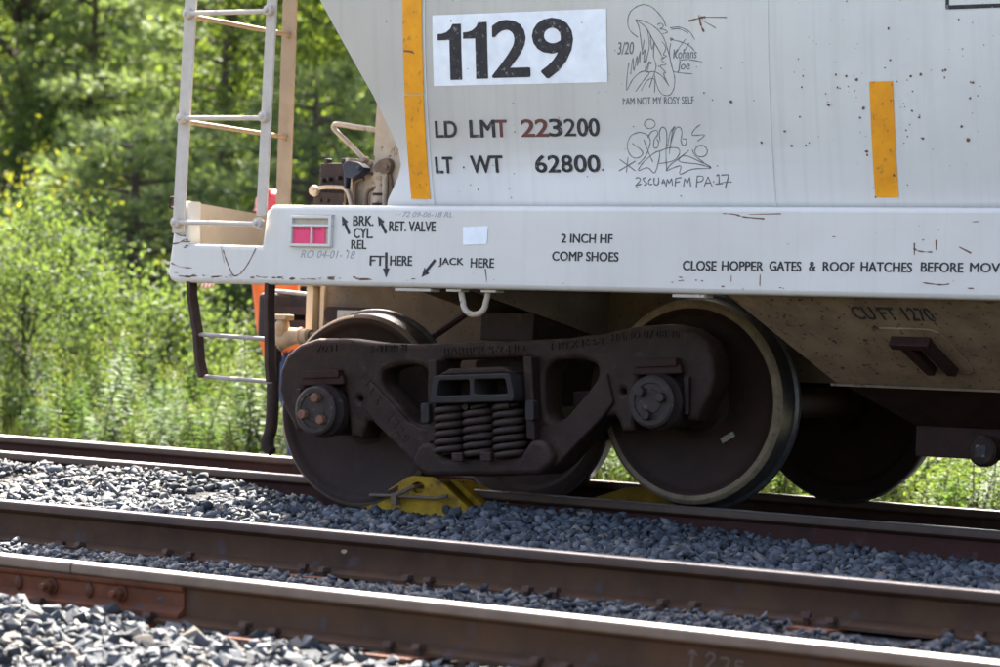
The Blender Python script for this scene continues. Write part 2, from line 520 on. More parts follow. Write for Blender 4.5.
SCRAWL_STROKES=[[(0.192,1.404),(0.209,1.407),(0.217,1.397),(0.199,1.380),(0.189,1.373),(0.220,1.380)],[(0.247,1.407),(0.232,1.402),(0.237,1.390),(0.249,1.383),(0.234,1.374)],[(0.274,1.404),(0.259,1.393),(0.261,1.378),(0.277,1.380)],[(0.289,1.407),(0.285,1.383),(0.299,1.376),(0.309,1.386),(0.310,1.407)],[(0.325,1.380),(0.335,1.400),(0.341,1.378)],[(0.329,1.386),(0.341,1.386)],[(0.344,1.369),(0.354,1.400)],[(0.354,1.400),(0.362,1.383)],[(0.362,1.383),(0.377,1.403)],[(0.377,1.403),(0.378,1.373)],[(0.390,1.369),(0.397,1.403)],[(0.397,1.403),(0.427,1.407)],[(0.396,1.386),(0.417,1.390)],[(0.432,1.369),(0.443,1.403)],[(0.443,1.403),(0.452,1.383)],[(0.452,1.383),(0.468,1.407)],[(0.468,1.407),(0.469,1.369)],[(0.497,1.366),(0.506,1.413)],[(0.506,1.413),(0.534,1.410),(0.529,1.393),(0.505,1.388)],[(0.536,1.369),(0.559,1.410)],[(0.559,1.410),(0.576,1.369)],[(0.544,1.383),(0.571,1.385)],[(0.582,1.389),(0.588,1.388)],[(0.600,1.413),(0.614,1.419)],[(0.614,1.419),(0.611,1.381)],[(0.593,1.379),(0.630,1.382)],[(0.625,1.416),(0.663,1.418)],[(0.663,1.418),(0.640,1.362)],[(0.630,1.386),(0.675,1.388)]]

# ================================================================== THE SETTING
# height of the ballast surface, from a few cross-sections of the two tracks
GY = [-30, -9, -6.5, -5.6, -5.08, -4.9, -4.3, -3.62, -3.35, -2.3, -1.5, -1.15, -.90, -.68, 0, .68, .85, 1.6, 2.4, 3.2]
GX = [-5, -2.6, -2.2, -1.9, -1.05, -.86, -.45, .3, 1.1, 2.0, 3.2]
_b = [-1.2, -.60, -.40, -.285, -.245, -.26, -.185, -.205, -.19, -.160, -.130, None, None, -.15, -.13, -.15, -.11, -.17, -.36, -.42]
GZ = np.array([[q if q is not None else n.pop(0) for q in _b] for n in
               ([-.080, -.055], [-.085, -.060], [-.100, -.085], [-.155, -.140], [-.150, -.145], [-.085, -.070], [-.090, -.075], [-.12, -.105], [-.145, -.145], [-.150, -.150], [-.150, -.150])])
for i, (f, mid) in enumerate(((-.228, -.185),) * 7 + ((-.258, -.190), (-.272, -.195), (-.292, -.22), (-.312, -.25))):
    GZ[i, 4], GZ[i, 5], GZ[i, 6] = f, min(f, -.26), mid
    GZ[i, 2] -= max(0, -.245 - f); GZ[i, 3] -= max(0, -.245 - f)

def gz(x, y):
    x, y = np.asarray(x, float), np.asarray(y, float)
    rows = np.stack([np.interp(y, GY, GZ[i]) for i in range(len(GX))])
    xi = np.clip(np.interp(x, GX, np.arange(len(GX))), 0, len(GX) - 1.0001)
    i = xi.astype(int)
    t = xi - i
    k = np.arange(x.size)
    r = rows.reshape(len(GX), -1)
    z = (r[i.ravel(), k] * (1 - t.ravel()) + r[i.ravel() + 1, k] * t.ravel()).reshape(x.shape)
    return z + .012 * np.sin(x * 3.1 + y * 1.7) * np.cos(x * 1.3 - y * 4.1)

def terrain(x, y):
    x, y = np.asarray(x, float), np.asarray(y, float)
    z = np.interp(y, [-200, -30, -9, -6, 3, 8, 14, 30, 60, 300], [-3, -1.8, -.95, -.75, -.50, -.42, -.25, 1.2, 4, 7])
    return z + .05 * np.sin(x * .7 + 1.3) * np.cos(y * .9)

def sheet(name, xs, ys, fz, mat):
    X, Y = np.meshgrid(xs, ys)
    V = np.stack([X.ravel(), Y.ravel(), fz(X, Y).ravel()], 1)
    nx = len(xs)
    F = [(j * nx + i, j * nx + i + 1, (j + 1) * nx + i + 1, (j + 1) * nx + i) for j in range(len(ys) - 1) for i in range(nx - 1)]
    me = bpy.data.meshes.new(name)
    me.from_pydata(V.tolist(), [], F)
    me.polygons.foreach_set('use_smooth', [True] * len(F))
    me.materials.append(MATS[mat])
    return tag(link(name, me), kind='structure')

ground = sheet('ground', np.concatenate([np.linspace(-400, -40, 13), np.linspace(-36, 24, 61), np.linspace(30, 300, 10)]),
               np.concatenate([np.linspace(-200, -12, 9), np.linspace(-10, 40, 61), np.linspace(46, 400, 10)]), terrain, 'ground_soil')
bed = sheet('ballast_bed', np.linspace(-30, 26, 281), np.linspace(-8.5, 3.0, 116), lambda x, y: gz(x, y) - .018, 'ballast_fines')

# ---- rails
RAIL_HALF = [(.0, 0), (.024, -.0005), (.033, -.004), (.0365, -.012), (.0365, -.034), (.028, -.041), (.0105, -.052), (.0085, -.075), (.0085, -.115),
             (.013, -.136), (.05, -.150), (.069, -.157), (.070, -.170)]
RAIL_POLY = RAIL_HALF + [(-a, b) for a, b in RAIL_HALF[::-1][:-1]]
def edge_mat(i):
    n = len(RAIL_HALF)
    k = i if i < n - 1 else (len(RAIL_POLY) - 1 - i)
    return 0 if k < 2 else (1 if k < 5 else 2)

def rail_mesh(mb, x0, x1, yf, zf, step=1.0):
    xs = np.linspace(x0, x1, max(2, int((x1 - x0) / step) + 1))
    n = len(RAIL_POLY)
    v, f, m = [], [], []
    for x in xs:
        v += [(x, yf(x) + a, zf(x) + b) for a, b in RAIL_POLY]
    for j in range(len(xs) - 1):
        for i in range(n):
            f.append((j * n + i, j * n + (i + 1) % n, (j + 1) * n + (i + 1) % n, (j + 1) * n + i))
            m.append(edge_mat(i))
    f += [tuple(range(n)), tuple((len(xs) - 1) * n + i for i in range(n))]
    m += [2, 2]
    mb.add(v, f, m)

YA = lambda x: -4.980 - .00094 * x
ZA = lambda x: -.0892 - .00218 * x
YB = lambda x: -3.467 - .00094 * x
ZB = lambda x: -.0283
YC = lambda x: -.7525
YD = lambda x: .7525
Z0 = lambda x: 0.0
JOINT = .39
rails = {}
for key, yf, zf, web, lab in (
        ('A', YA, ZA, 'rail_web', 'brown rail with a bolted joint bar, closest to the camera'),
        ('B', YB, ZB, 'rail_web', 'brown rail with bare web and small tan paint patches, second row from the camera'),
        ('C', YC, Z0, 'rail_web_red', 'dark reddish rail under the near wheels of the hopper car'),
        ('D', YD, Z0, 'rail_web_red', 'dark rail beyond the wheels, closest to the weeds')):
    r = empty('rail', (0, yf(0), zf(0) - .17))
    tag(r, lab, 'rail', 'rails of the two parallel tracks')
    rails[key] = r
    spans = [(-32, JOINT - .003), (JOINT + .003, 26)] if key == 'A' else [(-32, 26)]
    for a, b in spans:
        mb = MB()
        rail_mesh(mb, a, b, lambda x: yf(x) - yf(0), lambda x: zf(x) - zf(0) + .17)
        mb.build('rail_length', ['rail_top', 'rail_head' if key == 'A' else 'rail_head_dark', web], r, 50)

# joint bar with its bolts, on the camera side of the first rail
def bar_profile():
    return [(-.0115, -.052), (-.034, -.043), (-.036, -.047), (-.033, -.058), (-.022, -.066), (-.020, -.112), (-.030, -.124), (-.048, -.134), (-.0485, -.150), (-.0135, -.137), (-.010, -.118), (-.010, -.072)]
mb = MB()
poly = [(a, b) for a, b in bar_profile()]
mb.prism(poly, JOINT - .50, JOINT + .50, 'x')
jb = mb.build('joint_bar', 'joint_rust', rails['A'], 30, .0015, 1)
jb.location = (0, 0, .17)
BOLTS = [(JOINT - .40, 'nut'), (JOINT - .25, 'head'), (JOINT - .095, 'nut'), (JOINT + .08, 'head'), (JOINT + .225, 'nut')]
for bx, kind in BOLTS:
    mb = MB()
    if kind == 'nut':
        mb.lathe([(.0, -.078), (.012, -.077), (.0125, -.055), (.0125, -.05)], (0, 0, 0), 'y', 14)
        hexa = [(.023 * math.cos(math.radians(60 * k + 12)), .023 * math.sin(math.radians(60 * k + 12))) for k in range(6)]
        mb.prism(hexa, -.056, -.032)
        mb.lathe([(.0275, -.032), (.0275, -.0205)], (0, 0, 0), 'y', 18)
    else:
        mb.lathe([(.0, -.038), (.010, -.0365), (.018, -.031), (.021, -.0205)], (0, 0, 0), 'y', 18)
    o = mb.build('bolt', 'joint_rust', jb, 35, .002 if kind == 'nut' else 0)
    o.location = (bx, 0, -.09)
    if kind == 'head':
        o.scale = (.85, 1, 1.25)
mb = MB()
mb.lathe([(.0135, -.0212), (.0135, -.019)], (JOINT + .40, 0, -.09), 'y', 16)
mb.build('bolt_hole', 'letter_black', jb, 30)

# chalk writing on the web of the first rail, paint patches on the second
def web_surf(yf, zf):
    def s(u, v, l):
        return np.stack([u, yf(u) - yf(0) - .0085 - l, v + .17 - 0 * u], 1)
    return s
w = strokes_mesh([[(2.875, -.122), (2.878, -.072)], [(2.864, -.083), (2.878, -.071), (2.892, -.085)],
                  [(2.925, -.086), (2.935, -.074), (2.952, -.076), (2.952, -.090), (2.928, -.116), (2.958, -.118)],
                  [(2.975, -.084), (3.005, -.086), (2.990, -.122)], [(3.055, -.088), (3.032, -.088), (3.030, -.102), (3.048, -.104), (3.052, -.116), (3.030, -.124)]],
                 .0045, 'rail_chalk', web_surf(YA, ZA), thick=.0012)
tag(link('chalk_mark', w, rails['A']), kind='stuff')
def blob(cx, cz, r, n=11, squash=.6):
    a0 = random.random() * 6
    return [(cx + r * random.uniform(.5, 1.1) * math.cos(a0 + 2 * math.pi * k / n), cz + squash * r * random.uniform(.5, 1.1) * math.sin(a0 + 2 * math.pi * k / n)) for k in range(n)]
for px_, pz_ in ((.308, -.075), (.821, -.063)):
    mb = MB()
    b = blob(px_, pz_ + .17, .017)
    mb.add([(x, -.0093, z) for x, z in b] + [(px_, -.0098, pz_ + .17)], [(k, (k + 1) % len(b), len(b)) for k in range(len(b))])
    mb.build('paint_patch', 'tie_end_wood', rails['B'], 0)

# ---- sleepers, tie plates and spikes
FRONT_TIES = [-2.02, -1.53, -1.03, -.45, .22, .72, 1.27, 1.86, 2.42, 2.98, 3.5]
for x in FRONT_TIES:
    mb = MB()
    w2 = random.uniform(.105, .12)
    mb.box(-w2, w2, -1.3, 1.3, -.18, 0)
    o = tag(mb.build('sleeper', 'tie_wood', None, 30, .012), 'old creosoted wooden sleeper bedded in ballast under the front track', 'sleeper', 'sleepers of the front track')
    o.location = (x, -4.223, -.243)
    o.rotation_euler = (math.atan2(ZB(x) - ZA(x), 1.513), 0, random.uniform(-.02, .02))
for i, (x, zt, lab) in enumerate(((-3.68, -.088, 'tan sleeper end poking out of ballast at the picture edge'), (-2.42, -.100, 'grey sleeper end lying in ballast before the derailed wheel'))):
    mb = MB()
    mb.box(-.115, .115, -1.36, 1.30, -.18, 0)
    o = tag(mb.build('sleeper', 'tie_end_wood' if i == 0 else 'tie_wood', None, 30, .012), lab, 'sleeper', 'sleepers of the siding')
    o.location = (x, 0.0, -.176)
    o.rotation_euler = (math.radians(2.6 if i == 0 else 2.0), 0, .02)
    o.location.z = zt - .09 + .0
def spike_mesh():
    mb = MB()
    mb.box(-.009, .009, -.009, .009, -.10, .012)
    mb.prism([(-.020, .004), (.020, .004), (.016, .020), (-.013, .022)], -.014, .017)
    return mb.mesh('spike', 'step_steel', 30)
SP = spike_mesh()
mbp = MB(); mbp.box(-.09, .09, -.165, .165, -.014, 0)
TPM = mbp.mesh('tie_plate', 'joint_rust', 0)
for key, yf, zf in (('A', YA, ZA), ('B', YB, ZB)):
    for x in FRONT_TIES:
        if -2.2 < x < 3.6:
            t = link('tie_plate', TPM, rails[key])
            t.location = (x, yf(x) - yf(0), zf(x) - zf(0) - .0005)
            for sx, sy in ((-.055, -1), (.06, -1), (.02, 1)):
                s = link('spike', SP, rails[key])
                s.location = (x + sx + random.uniform(-.01, .01), yf(x) - yf(0) + sy * .075, zf(x) - zf(0) + .012 + random.uniform(0, .012))
                s.rotation_euler = (random.uniform(-.1, .1), random.uniform(-.1, .1), 1.57 + random.uniform(-.3, .3))

# ---- ballast stones
def stone_variants(n):
    out = []
    for k in range(n):
        bm = bmesh.new()
        for i in range(9):
            v = RNG.normal(size=3)
            v /= np.linalg.norm(v)
            bm.verts.new((v[0] * RNG.uniform(.7, 1.25), v[1] * RNG.uniform(.6, 1.0), v[2] * RNG.uniform(.4, .8)))
        r = bmesh.ops.convex_hull(bm, input=bm.verts)
        bmesh.ops.delete(bm, geom=[e for e in r['geom_interior'] if isinstance(e, bmesh.types.BMVert)], context='VERTS')
        bmesh.ops.triangulate(bm, faces=bm.faces)
        bmesh.ops.recalc_face_normals(bm, faces=bm.faces)
        bm.verts.ensure_lookup_table()
        V = np.array([v.co[:] for v in bm.verts])
        bm.verts.index_update()
        F = np.array([[v.index for v in f.verts] for f in bm.faces])
        out.append((V, F))
        bm.free()
    return out
VAR = stone_variants(28)

def rand_rot(n, tilt=.9):
    """random rotation matrices, mostly lying flat"""
    a = RNG.uniform(0, 2 * np.pi, n); b = RNG.normal(0, tilt * .5, n); c = RNG.normal(0, tilt * .5, n)
    ca, sa, cb, sb, cc, sc = np.cos(a), np.sin(a), np.cos(b), np.sin(b), np.cos(c), np.sin(c)
    Rz = np.zeros((n, 3, 3)); Rz[:, 0, 0] = ca; Rz[:, 0, 1] = -sa; Rz[:, 1, 0] = sa; Rz[:, 1, 1] = ca; Rz[:, 2, 2] = 1
    Rx = np.zeros((n, 3, 3)); Rx[:, 0, 0] = 1; Rx[:, 1, 1] = cb; Rx[:, 1, 2] = -sb; Rx[:, 2, 1] = sb; Rx[:, 2, 2] = cb
    Ry = np.zeros((n, 3, 3)); Ry[:, 1, 1] = 1; Ry[:, 0, 0] = cc; Ry[:, 0, 2] = sc; Ry[:, 2, 0] = -sc; Ry[:, 2, 2] = cc
    return Rz @ Rx @ Ry

def scatter(y0, y1, x0, x1, sp, size, layers=((1., 0.), (.45, .018))):
    P, S = [], []
    for frac, lift in layers:
        xs, ys = np.meshgrid(np.arange(x0, x1, sp), np.arange(y0, y1, sp * .85))
        x = xs.ravel() + RNG.uniform(-.45, .45, xs.size) * sp
        y = ys.ravel() + RNG.uniform(-.45, .45, xs.size) * sp
        k = RNG.uniform(size=x.size) < frac
        x, y = x[k], y[k]
        s = size * np.exp(np.clip(RNG.normal(0, .34, x.size), -.8, .55))
        z = gz(x, y) + lift + RNG.uniform(-.010, .008, x.size) - .004
        P.append(np.stack([x, y, z], 1)); S.append(s)
    return np.concatenate(P), np.concatenate(S)
sets = [scatter(-6.1, -5.06, -2.0, 4.2, .040, .027, ((1., 0.), (.55, .02))), scatter(-7.5, -6.1, -2.5, 5.0, .075, .045, ((1., 0.),)),
        scatter(-4.88, -3.56, -3.0, 4.6, .036, .0205, ((1., 0.), (.4, .014))), scatter(-3.37, -.84, -6.2, 3.2, .041, .026, ((1., 0.), (.5, .018))),
        scatter(-.66, .66, -7.0, 3.0, .055, .030, ((1., 0.),)), scatter(.84, 2.2, -9.0, 2.0, .055, .030, ((1., 0.),))]
# a small heap pushed up in front of the derail
hp = np.stack([RNG.normal(-.86, .20, 260), RNG.normal(-1.02, .075, 260), np.zeros(260)], 1)
hp[:, 2] = gz(hp[:, 0], hp[:, 1]) + .045 * np.exp(-((hp[:, 0] + .86) / .25) ** 2 - ((hp[:, 1] + 1.02) / .1) ** 2) * RNG.uniform(.2, 1, 260)
sets.append((hp, .026 * np.exp(RNG.normal(0, .25, 260))))
P = np.concatenate([a for a, b in sets]); S = np.concatenate([b for a, b in sets])
# keep the sleeper tops that show bare free of stones
bare = (P[:, 0] > 2.34) & (P[:, 0] < 2.92) & (P[:, 1] > -3.80) & (P[:, 1] < -3.5)
P, S = P[~bare], S[~bare]
sleep = (P[:, 1] > -1.42) & (P[:, 1] < -1.05) & ((abs(P[:, 0] + 3.68) < .13) | (abs(P[:, 0] + 2.42) < .12))
P, S = P[~sleep], S[~sleep]
# no stone inside a derailed wheel's footprint above its bottom, nor in the derail block
wl = (abs(P[:, 0] + 1.778) < .18) & (abs(P[:, 1] + .90) < .09)
P, S = P[~wl], S[~wl]
n = len(P)
ROT = rand_rot(n)
VI = RNG.integers(0, len(VAR), n)
# the stones that show largest: in the frame, in front of the first rail
d = P - np.array(CAM_POS)
dz = d @ np.array(fw)
u = d @ np.array(rt2) / dz * 3404.9 / 1000
v = d @ np.array(up2) / dz * 3404.9 / 1000
inside = (abs(u) < .5) & (v > -.335) & (P[:, 1] < -5.03)
score = np.where(inside, S / dz, 0)
big = np.argsort(-score)[:300]
is_big = np.zeros(n, bool); is_big[big] = True
single = []
for V, F in VAR:
    me = bpy.data.meshes.new('stone')
    me.from_pydata(V.tolist(), [], F.tolist())
    me.materials.append(MATS['ballast_stone_single'])
    single.append(me)
for i in big:
    o = link('stone', single[VI[i]], bed)
    m4 = Matrix(ROT[i].tolist()).to_4x4()
    s = S[i] * 1.12
    o.matrix_basis = Matrix.Translation(P[i]) @ m4 @ Matrix.Diagonal((s, s, s, 1))
rest = np.where(~is_big)[0]
Vs, Fs, Ts, off = [], [], [], 0
for k, (V, F) in enumerate(VAR):
    idx = rest[VI[rest] == k]
    W = np.einsum('nij,vj->nvi', ROT[idx], V) * S[idx][:, None, None] + P[idx][:, None, :]
    Vs.append(W.reshape(-1, 3))
    Fs.append((F[None] + (off + np.arange(len(idx))[:, None, None] * len(V))).reshape(-1, 3))
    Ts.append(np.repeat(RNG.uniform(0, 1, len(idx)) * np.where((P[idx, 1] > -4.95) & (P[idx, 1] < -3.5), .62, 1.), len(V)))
    off += len(idx) * len(V)
def tri_mesh(name, V, F, tone, mat, smooth=False):
    me = bpy.data.meshes.new(name)
    me.vertices.add(len(V)); me.vertices.foreach_set('co', np.asarray(V, np.float32).ravel())
    k = F.shape[1]
    me.loops.add(F.size); me.loops.foreach_set('vertex_index', F.astype(np.int32).ravel())
    me.polygons.add(len(F))
    me.polygons.foreach_set('loop_start', np.arange(0, F.size, k, dtype=np.int32))
    me.polygons.foreach_set('loop_total', np.full(len(F), k, np.int32))
    if smooth:
        me.polygons.foreach_set('use_smooth', np.ones(len(F), bool))
    me.update(calc_edges=True)
    if tone is not None:
        a = me.attributes.new('tone', 'FLOAT', 'POINT')
        a.data.foreach_set('value', np.asarray(tone, np.float32))
    me.materials.append(MATS[mat])
    return me
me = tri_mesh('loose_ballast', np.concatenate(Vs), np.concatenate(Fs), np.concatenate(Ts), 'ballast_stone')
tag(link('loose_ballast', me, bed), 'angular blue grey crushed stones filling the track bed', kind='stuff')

# ================================================================== THE HOPPER CAR (built in the car's own frame)
BETA = .01079
car = empty('hopper_car')
car.matrix_basis = Matrix.Rotation(-BETA, 4, 'Y')
tag(car, 'pale grey covered hopper car numbered 1129 with its end bogie off the rail', 'hopper car')

def prof(z):
    z = np.asarray(z, float)
    y = -1.585 + .0885 * np.minimum(0, z - 2.5) ** 2
    return y + .24 * np.maximum(0, z - 3.1) ** 2
def sheet_surf(u, v, l):
    return np.stack([u, prof(v) - l, v], 1)
SILL_Y = -1.525
def sill_surf(u, v, l):
    return np.stack([u, np.full_like(u, SILL_Y) - l, v], 1)

LEFT = [(1.272, -1.170), (1.311, -1.157), (1.36, -1.122), (1.41, -1.088), (1.465, -1.065), (1.53, -1.073), (1.60, -1.103), (1.663, -1.139), (1.774, -1.200), (2.204, -1.493),
        (3.39, -2.300), (3.9, -2.36), (4.3, -2.36)]
def side_shell(sign):
    zs = sorted(set([z for z, x in LEFT] + list(np.linspace(1.8, 4.3, 26))))
    v, f = [], []
    xr = np.concatenate([[0], np.linspace(.25, 1, 12)])
    for z in zs:
        xl = float(np.interp(z, [a for a, b in LEFT], [b for a, b in LEFT]))
        for t in xr:
            v.append((xl + (9.0 - xl) * t, sign * -float(prof(z)), z))
    k = len(xr)
    for j in range(len(zs) - 1):
        for i in range(k - 1):
            f.append((j * k + i, j * k + i + 1, (j + 1) * k + i + 1, (j + 1) * k + i))
    mb = MB().add(v, f)
    return mb
for sgn in (-1, 1):
    o = side_shell(sgn).build('side_sheet', 'sheet_paint', car, 60)
    s = o.modifiers.new('solid', 'SOLIDIFY'); s.thickness = .010; s.offset = 1 if sgn > 0 else 1
    if sgn < 0:
        near_sheet = o
near_sheet.modifiers['solid'].offset = -1
# make sure the near sheet's outer face stays on the profile whichever way the normals point
me = near_sheet.data
if me.polygons[0].normal.y > 0:
    me.flip_normals()
far_y = -float(prof(4.3))
mb = MB()
rp = [(-far_y - .02, 4.29), (-far_y * .6, 4.43), (0, 4.50), (far_y * .6, 4.43), (far_y + .02, 4.29), (far_y * .6, 4.40), (0, 4.47), (-far_y * .6, 4.40)]
mb.prism(rp, -2.40, 9.0, 'x')
mb.build('roof', 'sheet_paint', car, 30)
# sloped end sheet between the two sides, and its foot under the deck
mb = MB()
def slab(pts, th):
    p = [Vector(q) for q in pts]
    nrm = (p[1] - p[0]).cross(p[2] - p[0]).normalized() * th
    v = p + [q + nrm for q in p]
    return MB().add([tuple(q) for q in v], [(0, 1, 2, 3), (7, 6, 5, 4), (0, 4, 5, 1), (1, 5, 6, 2), (2, 6, 7, 3), (3, 7, 4, 0)])
slab([(-2.30, -1.50, 3.40), (-2.30, 1.50, 3.40), (-.62, 1.40, .95), (-.62, -1.40, .95)], -.012).build('slope_sheet', 'sheet_paint', car, 0)
MB().box(-2.36, -2.345, -1.30, 1.30, 3.2, 4.3).build('end_sheet', 'sheet_paint', car, 0)
# web plates standing on the deck behind the side sheet's cut-out
MB().prism([(-1.535, 1.274), (-.90, 1.274), (-.90, 1.60), (-1.20, 1.78), (-1.515, 2.2), (-1.515, 1.80)], -1.118, -1.108).build('support_plate', 'dusty_paint', car, 0)
MB().prism([(-1.06, 1.274), (1.06, 1.274), (1.06, 1.75), (-1.06, 1.75)], -1.12, -1.11, 'x').build('support_plate', 'dusty_paint', car, 0)
MB().box(-1.93, -.62, -1.42, 1.42, 1.250, 1.266).build('deck_plate', 'dusty_paint', car, 0)

# ---- side sill with the stirrup notch at its end
notch = [(-2.418, .921), (9.0, .921), (9.0, 1.284), (-1.780, 1.284), (-1.818, 1.250), (-1.838, 1.097), (-2.284, 1.101), (-2.292, 1.300), (-2.368, 1.300), (-2.375, 1.25), (-2.394, 1.095)]
def round_some(poly, rad):
    out, k = [], len(poly)
    for i in range(k):
        r = rad.get(i, 0)
        if not r:
            out.append(poly[i]); continue
        p0, p, p1 = (Vector(poly[(i + d) % k]) for d in (-1, 0, 1))
        a, b = (p0 - p).normalized() * r, (p1 - p).normalized() * r
        for j in range(6):
            t = j / 5
            out.append(tuple((p + a) * (1 - t) ** 2 + p * 2 * t * (1 - t) + (p + b) * t * t))
    return out
sill = plate('side_sill', round_some(notch, {0: .07}), [], SILL_Y, -1.425, 'sill_paint', car, .022)
MB().box(-2.40, 9.0, 1.425, 1.52, .921, 1.284).build('side_sill', 'sill_paint', car, 30, .02)
# end sill seen through the notch: its inner face
MB().prism([(-1.42, .95), (1.42, .95), (1.42, 1.296), (-.90, 1.262), (-1.42, 1.296)], -2.340, -2.325, 'x').build('end_sill', 'lit_tan', car, 0)

# ---- stripes, number board, lettering on the curved side
def patch(name, x0, x1, z0, z1, mat, lift=.0015, nz=8, parent=None):
    zs = np.linspace(z0, z1, nz)
    v = [tuple(p) for z in zs for p in sheet_surf(np.array([x0, x1]), np.array([z, z]), np.array([lift, lift]))]
    return MB().add(v, [(2 * j, 2 * j + 1, 2 * j + 3, 2 * j + 2) for j in range(nz - 1)]).build(name, mat, parent or near_sheet, 0)
patch('reflective_stripe', -1.022, -.914, 1.316, 1.768, 'orange_reflector')
patch('reflective_stripe', -1.019, -.911, 1.773, 2.32, 'orange_reflector')
patch('reflective_stripe', 1.355, 1.464, 1.326, 1.785, 'orange_reflector')
patch('number_board', -.852, .078, 1.807, 2.115, 'white_vinyl')
for x, w_ in ((.881, .007), (-.897, .005)):
    zs = np.linspace(1.29, 4.2, 16)
    MB().tube([(x, float(prof(z)) - .001, z) for z in zs], w_ * .5, 6).build('weld_seam', 'sheet_paint', near_sheet, 60)
def letters(txt, box, mat='letter_black', surf=sheet_surf, parent=None, bold=.02, name='lettering', **kw):
    return link(name, text_mesh(txt, box, mat, surf, bold=bold, **kw), parent or near_sheet)
def digit_one(x0, x1, z0, z1):
    p = [(1, 0), (1, 1), (.64, 1), (.55, .92), (.38, .86), (.20, .835), (0, .83), (0, .715), (.50, .715), (.50, 0)]
    u, v = np.array([x0 + q[0] * (x1 - x0) for q in p]), np.array([z0 + q[1] * (z1 - z0) for q in p])
    c = sheet_surf(u, v, np.full(len(p), .003))
    MB().add([tuple(q) for q in c], [(1, 2, 3, 4, 8), (0, 1, 8, 9), (4, 5, 6, 7, 8)]).build('lettering', 'letter_black', near_sheet, 0)
digit_one(-.824, -.694, 1.832, 2.074); digit_one(-.683, -.552, 1.834, 2.078)
for t, b in (('2', (-.531, -.324, 1.836, 2.084)), ('9', (-.311, -.095, 1.828, 2.086))):
    letters(t, (b[0] + .008, b[1] - .008, b[2] + .005, b[3] - .005), bold=.034, thick=.003)
for t, b, m in (('LD', (-.857, -.741, 1.584, 1.654), 'letter_black'), ('LM', (-.667, -.532, 1.583, 1.656), 'letter_black'), ('T', (-.526, -.468, 1.583, 1.655), 'letter_worn'),
                ('2', (-.387, -.318, 1.583, 1.656), 'letter_worn'), ('2', (-.312, -.244, 1.583, 1.656), 'letter_worn'), ('3', (-.238, -.172, 1.583, 1.656), 'letter_black'),
                ('2', (-.160, -.100, 1.583, 1.656), 'letter_black'), ('00', (-.090, .022, 1.582, 1.656), 'letter_black'),
                ('LT', (-.869, -.777, 1.429, 1.498), 'letter_black'), ('WT', (-.675, -.503, 1.430, 1.502), 'letter_black'), ('62', (-.325, -.196, 1.430, 1.502), 'letter_black'),
                ('8', (-.186, -.130, 1.431, 1.502), 'letter_black'), ('00', (-.118, .014, 1.431, 1.502), 'letter_black')):
    letters(t, b, m, bold=.040 if t not in ('2',) or m == 'letter_worn' else .015)
for t, b, sh in (('I AM NOT MY ROSY SELF', (.151, .510, 1.71, 1.741), .0), ('3/20', (.132, .216, 1.921, 1.973), .2), ('Kohans', (.413, .532, 1.897, 1.936), .2), ('Joe', (.431, .496, 1.84, 1.887), .2)):
    letters(t, b, 'marker_ink', bold=.0, shear=sh, thick=.001, name='graffiti')
link('graffiti', strokes_mesh(DRAWING_STROKES, .0034, 'marker_ink', sheet_surf, 'graffiti', jitter=.35), near_sheet)
link('graffiti', strokes_mesh(SCRAWL_STROKES, .0048, 'marker_ink', sheet_surf, 'graffiti', jitter=.35), near_sheet)
link('graffiti', strokes_mesh(TAG_STROKES, .0038, 'marker_ink', sheet_surf, 'graffiti', jitter=.35), near_sheet)
link('stencil_border', strokes_mesh([[(1.715, 2.62), (1.715, 2.068)], [(1.709, 2.068), (3.2, 2.068)], [(3.194, 2.068), (3.194, 2.62)], [(1.709, 2.615), (3.2, 2.615)]], .016, 'letter_black', sheet_surf, 'stencil_border', thick=.0015, sub=1), near_sheet)

for t, b in (('BRK.', (-1.298, -1.183, 1.192, 1.236)), ('CYL.', (-1.293, -1.184, 1.137, 1.182)), ('REL', (-1.305, -1.219, 1.089, 1.128)), ('RET. VALVE', (-1.091, -.832, 1.169, 1.213)),
             ('FT', (-1.195, -1.113, 1.016, 1.059)), ('HERE', (-1.079, -.957, 1.018, 1.060)), ('JACK', (-.806, -.671, 1.015, 1.055)), ('HERE', (-.630, -.504, 1.015, 1.055)),
             ('2 INCH HF', (-.148, .117, 1.127, 1.165)), ('COMP SHOES', (-.193, .151, 1.050, 1.089)), ('CLOSE', (0.479, 0.644, 1.018, 1.058)), ('HOPPER', (0.672, 0.873, 1.020, 1.059)), ('GATES', (0.904, 1.055, 1.022, 1.061)), ('&', (1.093, 1.124, 1.023, 1.062)), ('ROOF', (1.159, 1.306, 1.024, 1.062)), ('HATCHES', (1.336, 1.570, 1.025, 1.064)), ('BEFORE', (1.611, 1.800, 1.028, 1.066)), ('MOVING', (1.831, 2.069, 1.030, 1.067))):
    letters(t, b, surf=sill_surf, parent=sill, bold=.028)
def arrow(tip, tail, w=.013):
    t, s = Vector(tip), Vector(tail)
    d_ = (t - s).normalized(); n_ = Vector((-d_.y, d_.x)); h = t - d_ * .042
    p = [s + n_ * w * .55, h + n_ * w * .55, h + n_ * w * 1.5, t, h - n_ * w * 1.5, h - n_ * w * .55, s - n_ * w * .55]
    c = sill_surf(np.array([q.x for q in p]), np.array([q.y for q in p]), np.full(7, .0015))
    MB().add([tuple(q) for q in c], [(0, 1, 5, 6), (1, 2, 3), (1, 3, 5), (5, 3, 4)]).build('arrow_mark', 'letter_black', sill, 0)
arrow((-1.365, 1.236), (-1.318, 1.155)); arrow((-1.158, 1.236), (-1.108, 1.160)); arrow((-1.099, .962), (-1.103, 1.075)); arrow((-.900, .968), (-.826, 1.045))
